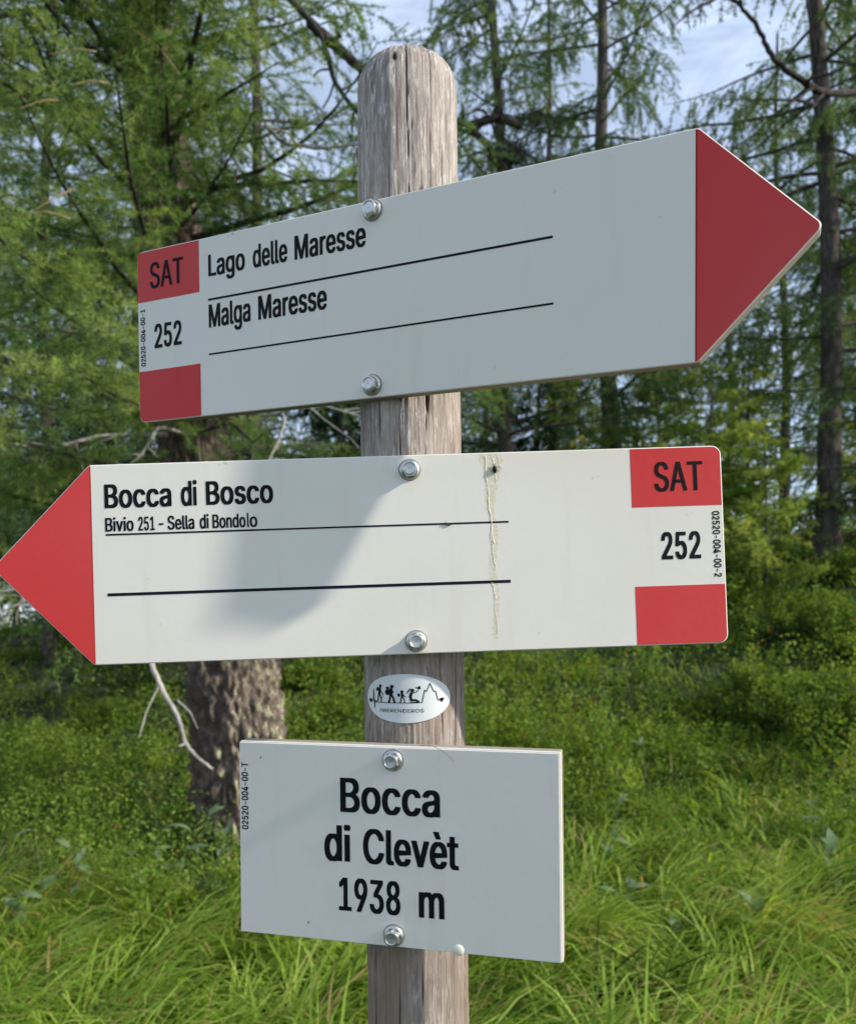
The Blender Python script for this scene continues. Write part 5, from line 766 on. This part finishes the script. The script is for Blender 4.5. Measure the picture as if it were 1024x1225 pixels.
# ------------------------------------------------------------ grass, bilberry cover, bushes
def scatter(n, y0, y1, rg, pw=1.0, spread=.75):
    """more per square metre close by"""
    u = rg.random(n); d = (y0 ** (-pw) + u * (y1 ** (-pw) - y0 ** (-pw))) ** (-1 / pw) if pw else y0 * (y1 / y0) ** u
    x = d * (rg.random(n) * 2 - 1) * spread
    return x, d
def avoid_trunk(x, y): return np.hypot(x - tx, y - ty) > .40
def blades(x, y, rg, ln, wd, tone, lean_az, curl=1.0, segs=4):
    n = len(x); z = g(x, y) - .01
    az = lean_az + rg.normal(size=n) * .5; d = np.stack([np.cos(az), np.sin(az), np.zeros(n)], -1); s = np.stack([-np.sin(az), np.cos(az), np.zeros(n)], -1)
    s = norm(s + d * rg.normal(size=(n, 1)) * .5)
    P0 = np.stack([x, y, z], -1); th0 = rg.uniform(.05, .45, n); th1 = th0 + rg.uniform(1.1, 2.6, n) * curl
    pts = [P0]; 
    for i in range(segs):
        a = th0 + (th1 - th0) * ((i + .5) / segs) ** 1.3
        pts.append(pts[-1] + (d * np.sin(a)[:, None] + v3(0, 0, 1) * np.cos(a)[:, None]) * (ln / segs)[:, None])
    V = []; 
    for i, p in enumerate(pts):
        w_ = wd * [.65, 1., .95, .65, .05][i] * .5
        V.append(p - s * w_[:, None]); V.append(p + s * w_[:, None])
    V = np.stack(V, 1); k = 2 * (segs + 1); base = np.arange(n)[:, None, None] * k
    F = np.array([[2 * i, 2 * i + 1, 2 * i + 3, 2 * i + 2] for i in range(segs)])[None] + base
    T = np.repeat(tone, k)
    return V.reshape(-1, 3), F.reshape(-1, 4), T
rg = np.random.default_rng(77)
def grass_patch(nclump, per, y0, y1, ln, wd, tone, mask=None, spread=.8, rad=.05, az_bias=None, curl=1.):
    cx, cy = scatter(nclump, y0, y1, rg, 1.0, spread)
    if mask is not None: m_ = mask(cx, cy); cx, cy = cx[m_], cy[m_]
    caz = rg.uniform(0, 2 * pi, len(cx)) if az_bias is None else az_bias + rg.normal(size=len(cx)) * .8
    csz = rg.uniform(.65, 1.2, len(cx)); ct = rg.normal(size=len(cx)) * .2
    i = np.repeat(np.arange(len(cx)), per); n = len(i)
    x = cx[i] + rg.normal(size=n) * rad; y = cy[i] + rg.normal(size=n) * rad; ok = avoid_trunk(x, y) & (np.hypot(x - PX, y - PY) > .1); i, x, y = i[ok], x[ok], y[ok]; n = len(i)
    l_ = ln * csz[i] * rg.uniform(.5, 1.1, n); t_ = np.clip(tone + ct[i] + rg.normal(size=n) * .09, 0, .93)
    dry = rg.random(n) < .06; t_ = np.where(dry, 1.15, t_)
    return blades(x, y, rg, l_, wd * rg.uniform(.6, 1.2, n), t_, caz[i], curl)
parts = [grass_patch(1050, 31, 1.9, 4.4, .56, .0115, .60, None, .85, .04, -.25, 1.1),
         grass_patch(1300, 20, 3.2, 7.5, .36, .011, .46, lambda x, y: x > -.7 + 0 * y, .75, .07),
         grass_patch(1700, 13, 4.6, 9.5, .30, .014, .50, lambda x, y: x > -.3, .75, .08, .3),
         grass_patch(500, 12, 3.6, 7, .34, .007, .42, lambda x, y: x < -.2, .8, .09),
         grass_patch(450, 12, 5, 12, .32, .015, .52, lambda x, y: fbm(np.stack([x, y, 0 * x], -1), 2, 3) > .46, .75, .1)]
off = 0; Vs, Fs, Ts = [], [], []
for V, F, T in parts: Vs.append(V); Fs.append(F + off); Ts.append(T); off += len(V)
gm = np_mesh('grass', np.concatenate(Vs), np.concatenate(Fs), True, np.concatenate(Ts)); print('grass quads', len(gm.polygons))
tag(link('grass', gm, M['grass']), 'long arching green grass covering the ground around the post', 'grass', kind='stuff')

def leaves(P, Nrm, ln, wd, rg, tone):
    """folded diamond leaves, 2 triangles each"""
    n = len(P); d = norm(Nrm + rg.normal(size=(n, 3)) * .55); s = norm(np.cross(d, rg.normal(size=(n, 3)) * .6 + v3(0, 0, 1))); up = np.cross(s, d)
    m_ = P + d * (ln * .5)[:, None] ; w_ = (wd * .5)[:, None]
    a = P; b = m_ + s * w_ + up * w_ * .35; c = P + d * ln[:, None]; e_ = m_ - s * w_ + up * w_ * .35
    V = np.stack([a, b, c, e_], 1).reshape(-1, 3); F = np.arange(n)[:, None] * 4 + np.array([[0, 1, 2, 3]])
    F = np.stack([F[:, [0, 1, 2]], F[:, [0, 2, 3]]], 1).reshape(-1, 3)
    return V, F, np.repeat(tone, 4)
def cover(nsprig, per, y0, y1, hgt, ll, mask, spread=.8, tone=.5, seed=1, pw=.6):
    rg = np.random.default_rng(seed); cx, cy = scatter(nsprig, y0, y1, rg, pw, spread)
    if mask is not None: m_ = mask(cx, cy); cx, cy = cx[m_], cy[m_]
    m_ = avoid_trunk(cx, cy) & (fbm(np.stack([cx * 3.2, cy * 3.2, cx * 0], -1), 3, 60 + seed) > .43); cx, cy = cx[m_], cy[m_]; n = len(cx)
    mound = sstep(.35, .7, fbm(np.stack([cx * 1.6, cy * 1.6, cx * 0], -1), 3, 40)); h_ = hgt * (.3 + 1.5 * mound) * rg.uniform(.6, 1.25, n)
    az = rg.uniform(0, 2 * pi, n); lean = rg.uniform(0, .5, n); ct = tone + rg.normal(size=n) * .15 + .15 * (mound - .5)
    sz = np.clip(cy / 6, .8, 2.6)
    i = np.repeat(np.arange(n), per); k = len(i); u = rg.random(k) ** .6; dirs = np.stack([np.cos(az) * lean, np.sin(az) * lean, np.ones(n)], -1)
    P = np.stack([cx, cy, g(cx, cy)], -1)[i] + dirs[i] * (h_[i] * u)[:, None] + rg.normal(size=(k, 3)) * v3(.02, .02, .012) * sz[i][:, None]
    a2 = rg.uniform(0, 2 * pi, k); D = np.stack([np.cos(a2), np.sin(a2), rg.uniform(-.1, .9, k)], -1)
    t_ = np.clip(ct[i] + rg.normal(size=k) * .05 + .1 * u, 0, .9); t_ = np.where(rg.random(k) < .003, 1.25, t_)
    return leaves(P, D, ll * sz[i] * rg.uniform(.6, 1.2, k), ll * .5 * sz[i] * rg.uniform(.7, 1.2, k), rg, t_)
def left_(x, y): return (x < -.3) | (y > 4.6)
parts = [cover(13000, 13, 3.6, 7.5, .26, .036, left_, .8, .5, 1), cover(13500, 10, 6.5, 15, .32, .036, None, .8, .5, 2, .3), cover(2500, 7, 2.4, 5, .12, .022, None, .8, .42, 3)]
off = 0; Vs, Fs, Ts = [], [], []
for V, F, T in parts: Vs.append(V); Fs.append(F + off); Ts.append(T); off += len(V)
cmn = np_mesh('bilberry_cover', np.concatenate(Vs), np.concatenate(Fs), False, np.concatenate(Ts)); print('cover tris', len(cmn.polygons))
tag(link('undergrowth', cmn, M['shrub']), 'low leafy bilberry undergrowth spreading over the slope', 'undergrowth', kind='stuff')

def bush_mesh(seed, rad, hgt, nst, per):
    rg = np.random.default_rng(seed); tb = Tube(); P = []; D = []; T = []
    for _ in range(nst):
        az = rg.uniform(0, 2 * pi); r_ = rad * sqrt(rg.random()); hh_ = hgt * sqrt(max(.05, 1 - (r_ / rad) ** 2)) * rg.uniform(.7, 1.1)
        Q = curve((cos(az) * r_ * .4, sin(az) * r_ * .4, -.05), (cos(az) * r_ * .8, sin(az) * r_ * .8, hh_ * 1.2), math.hypot(hh_, r_ * .7), 6, rg, .1, .1, .2); tb.add(Q, .006, .002, 4)
        t_ = rg.uniform(.35, .75)
        for k in range(per):
            u = rg.random() ** .5; fi = u * 5; i0 = min(int(fi), 4); P.append(Q[i0] + (Q[i0 + 1] - Q[i0]) * (fi - i0) + rg.normal(size=3) * .03); D.append((rg.normal(), rg.normal(), rg.uniform(-.1, 1.2))); T.append(min(.93, max(0, t_ + rg.normal() * .08)))
    n = len(P); V, F, TT = leaves(np.array(P), np.array(D), np.full(n, .05) * rg.uniform(.6, 1.2, n), np.full(n, .02), rg, np.array(T))
    lm = np_mesh('leaves', V, F, False, TT); lm.materials.append(M['shrub'])
    sm = np_mesh('stems', np.concatenate(tb.V), np.concatenate(tb.F), True, np.concatenate(tb.T)); sm.materials.append(M['twig'])
    return sm, lm
BU = [bush_mesh(1, .6, .55, 120, 60), bush_mesh(2, .75, .5, 140, 60)]
for i, (px, d, k, sc, lb) in enumerate([(905, 7.6, 0, .9, 'low green alpine bush beside the lower right corner of middle sign'), (985, 7.2, 1, 1., 'rounded green alpine bush at the right edge of the slope'), (1045, 8.2, 0, 1.1, 'green alpine bush cut by the right edge'),
        (950, 9.0, 1, 1.0, 'green alpine bush just below the crooked larch foot'), (890, 9.8, 0, .9, 'small bush under the young larches on the right'), (1035, 9.9, 1, .8, 'bush crowning the slope at right'),
        (30, 8.0, 1, .7, 'shaded bush below the red tip of the middle sign'), (130, 9.0, 0, .7, 'bush low at the left behind the grass'), (400, 8.2, 1, .6, 'leafy bush between big trunk and post'), (365, 9.2, 0, .7, 'smaller leafy bush close right of the big trunk')]):
    x, y = col(px, d), d
    r_ = empty('bush', (x, y, float(g(x, y))), i * 1.3, sc); tag(r_, lb, 'bush', 'alpine bushes on the slope')
    for nm, me in zip(('stems', 'leaves'), BU[k]):
        c = bpy.data.objects.new(nm, me); COL.objects.link(c); c.parent = r_; c['kind'] = 'stuff'

# broad-leaved plants among the grass, every leaf a part
def leaf_mesh():
    n = 7; V = []; F = []
    for i in range(n):
        u = i / (n - 1); w_ = sin(pi * min(1, u ** .8)) * .32 + .01; z = .35 * u - .55 * u * u
        V += [(u, -w_ * .5, z + .05 * w_), (u, 0, z - .02), (u, w_ * .5, z + .05 * w_)]
    for i in range(n - 1):
        a = i * 3; F += [(a, a + 3, a + 4, a + 1), (a + 1, a + 4, a + 5, a + 2)]
    return np_mesh('leaf', V, np.array(F), True, np.full(len(V), .55))
LM = leaf_mesh(); LM.materials.append(M['broadleaf'])
rg = np.random.default_rng(99)
spots = [(183, 935, 4.4, 'pale herb just left of the big trunk below the hanging dead branch'), (222, 945, 4.3, 'herb touching the left foot of the big trunk'), (205, 985, 4.0, 'herb in shade low beside the big trunk'), (120, 1000, 4.0, 'herb at the top rim of the tall grass on the left'),
         (60, 985, 4.1, 'herb among bilberries left of the grass tufts'), (245, 990, 4.2, 'herb between big trunk foot and lowest sign'), (25, 1060, 3.6, 'nearest herb by the left edge'), (150, 1020, 3.8, 'herb in the grass midway between left edge and lowest sign'),
         (755, 1020, 3.9, 'herb in the meadow a little right of the lowest sign'), (740, 1060, 3.7, 'herb low in the meadow near the lower right corner of lowest sign'), (985, 975, 4.1, 'pale herb by the right edge in the meadow'), (960, 955, 4.4, 'herb behind the pale one near the right edge'),
         (1010, 1010, 3.9, 'lowest herb at the right edge of the meadow'), (880, 1075, 3.5, 'herb in bright grass at lower right'), (720, 945, 4.4, 'herb beside the upper right corner of the lowest sign'), (800, 1090, 3.5, 'front herb in the meadow right of the post foot'),
         (1000, 870, 5.2, 'small far herb on the slope at the right edge'), (780, 800, 6, 'farthest herb just under the middle sign red field')]
for i, (px, py, d, lb) in enumerate(spots):
    p = W3(px, py, d); x, y = p[0], p[1]; z0 = float(g(x, y)); hgt = max(.15, min(.5, p[2] - z0))
    r_ = empty('broad_leaved_plant', (x, y, z0), rg.uniform(0, 6)); side = 'left of the signs' if px < 300 else 'in the meadow on the right'
    tag(r_, 'broad-leaved ' + lb, 'plant', 'broad-leaved herbs in the grass ' + side)
    tb = Tube(); Q = curve((0, 0, -.03), (rg.normal() * .15, rg.normal() * .15, 1), hgt, 6, rg, .1, 0, .15); tb.add(Q, .003, .0015, 5); tb.build('stem', M['broadleaf'], r_)
    for k in range(rg.integers(5, 9)):
        c = bpy.data.objects.new('leaf', LM); COL.objects.link(c); c.parent = r_; i0 = rg.integers(2, 6); c.location = Q[i0]
        s_ = rg.uniform(.07, .13); c.scale = (s_, s_ * rg.uniform(.8, 1.6), s_); c.rotation_euler = (rg.normal() * .2, rg.normal() * .5 - .3, rg.uniform(0, 2 * pi))
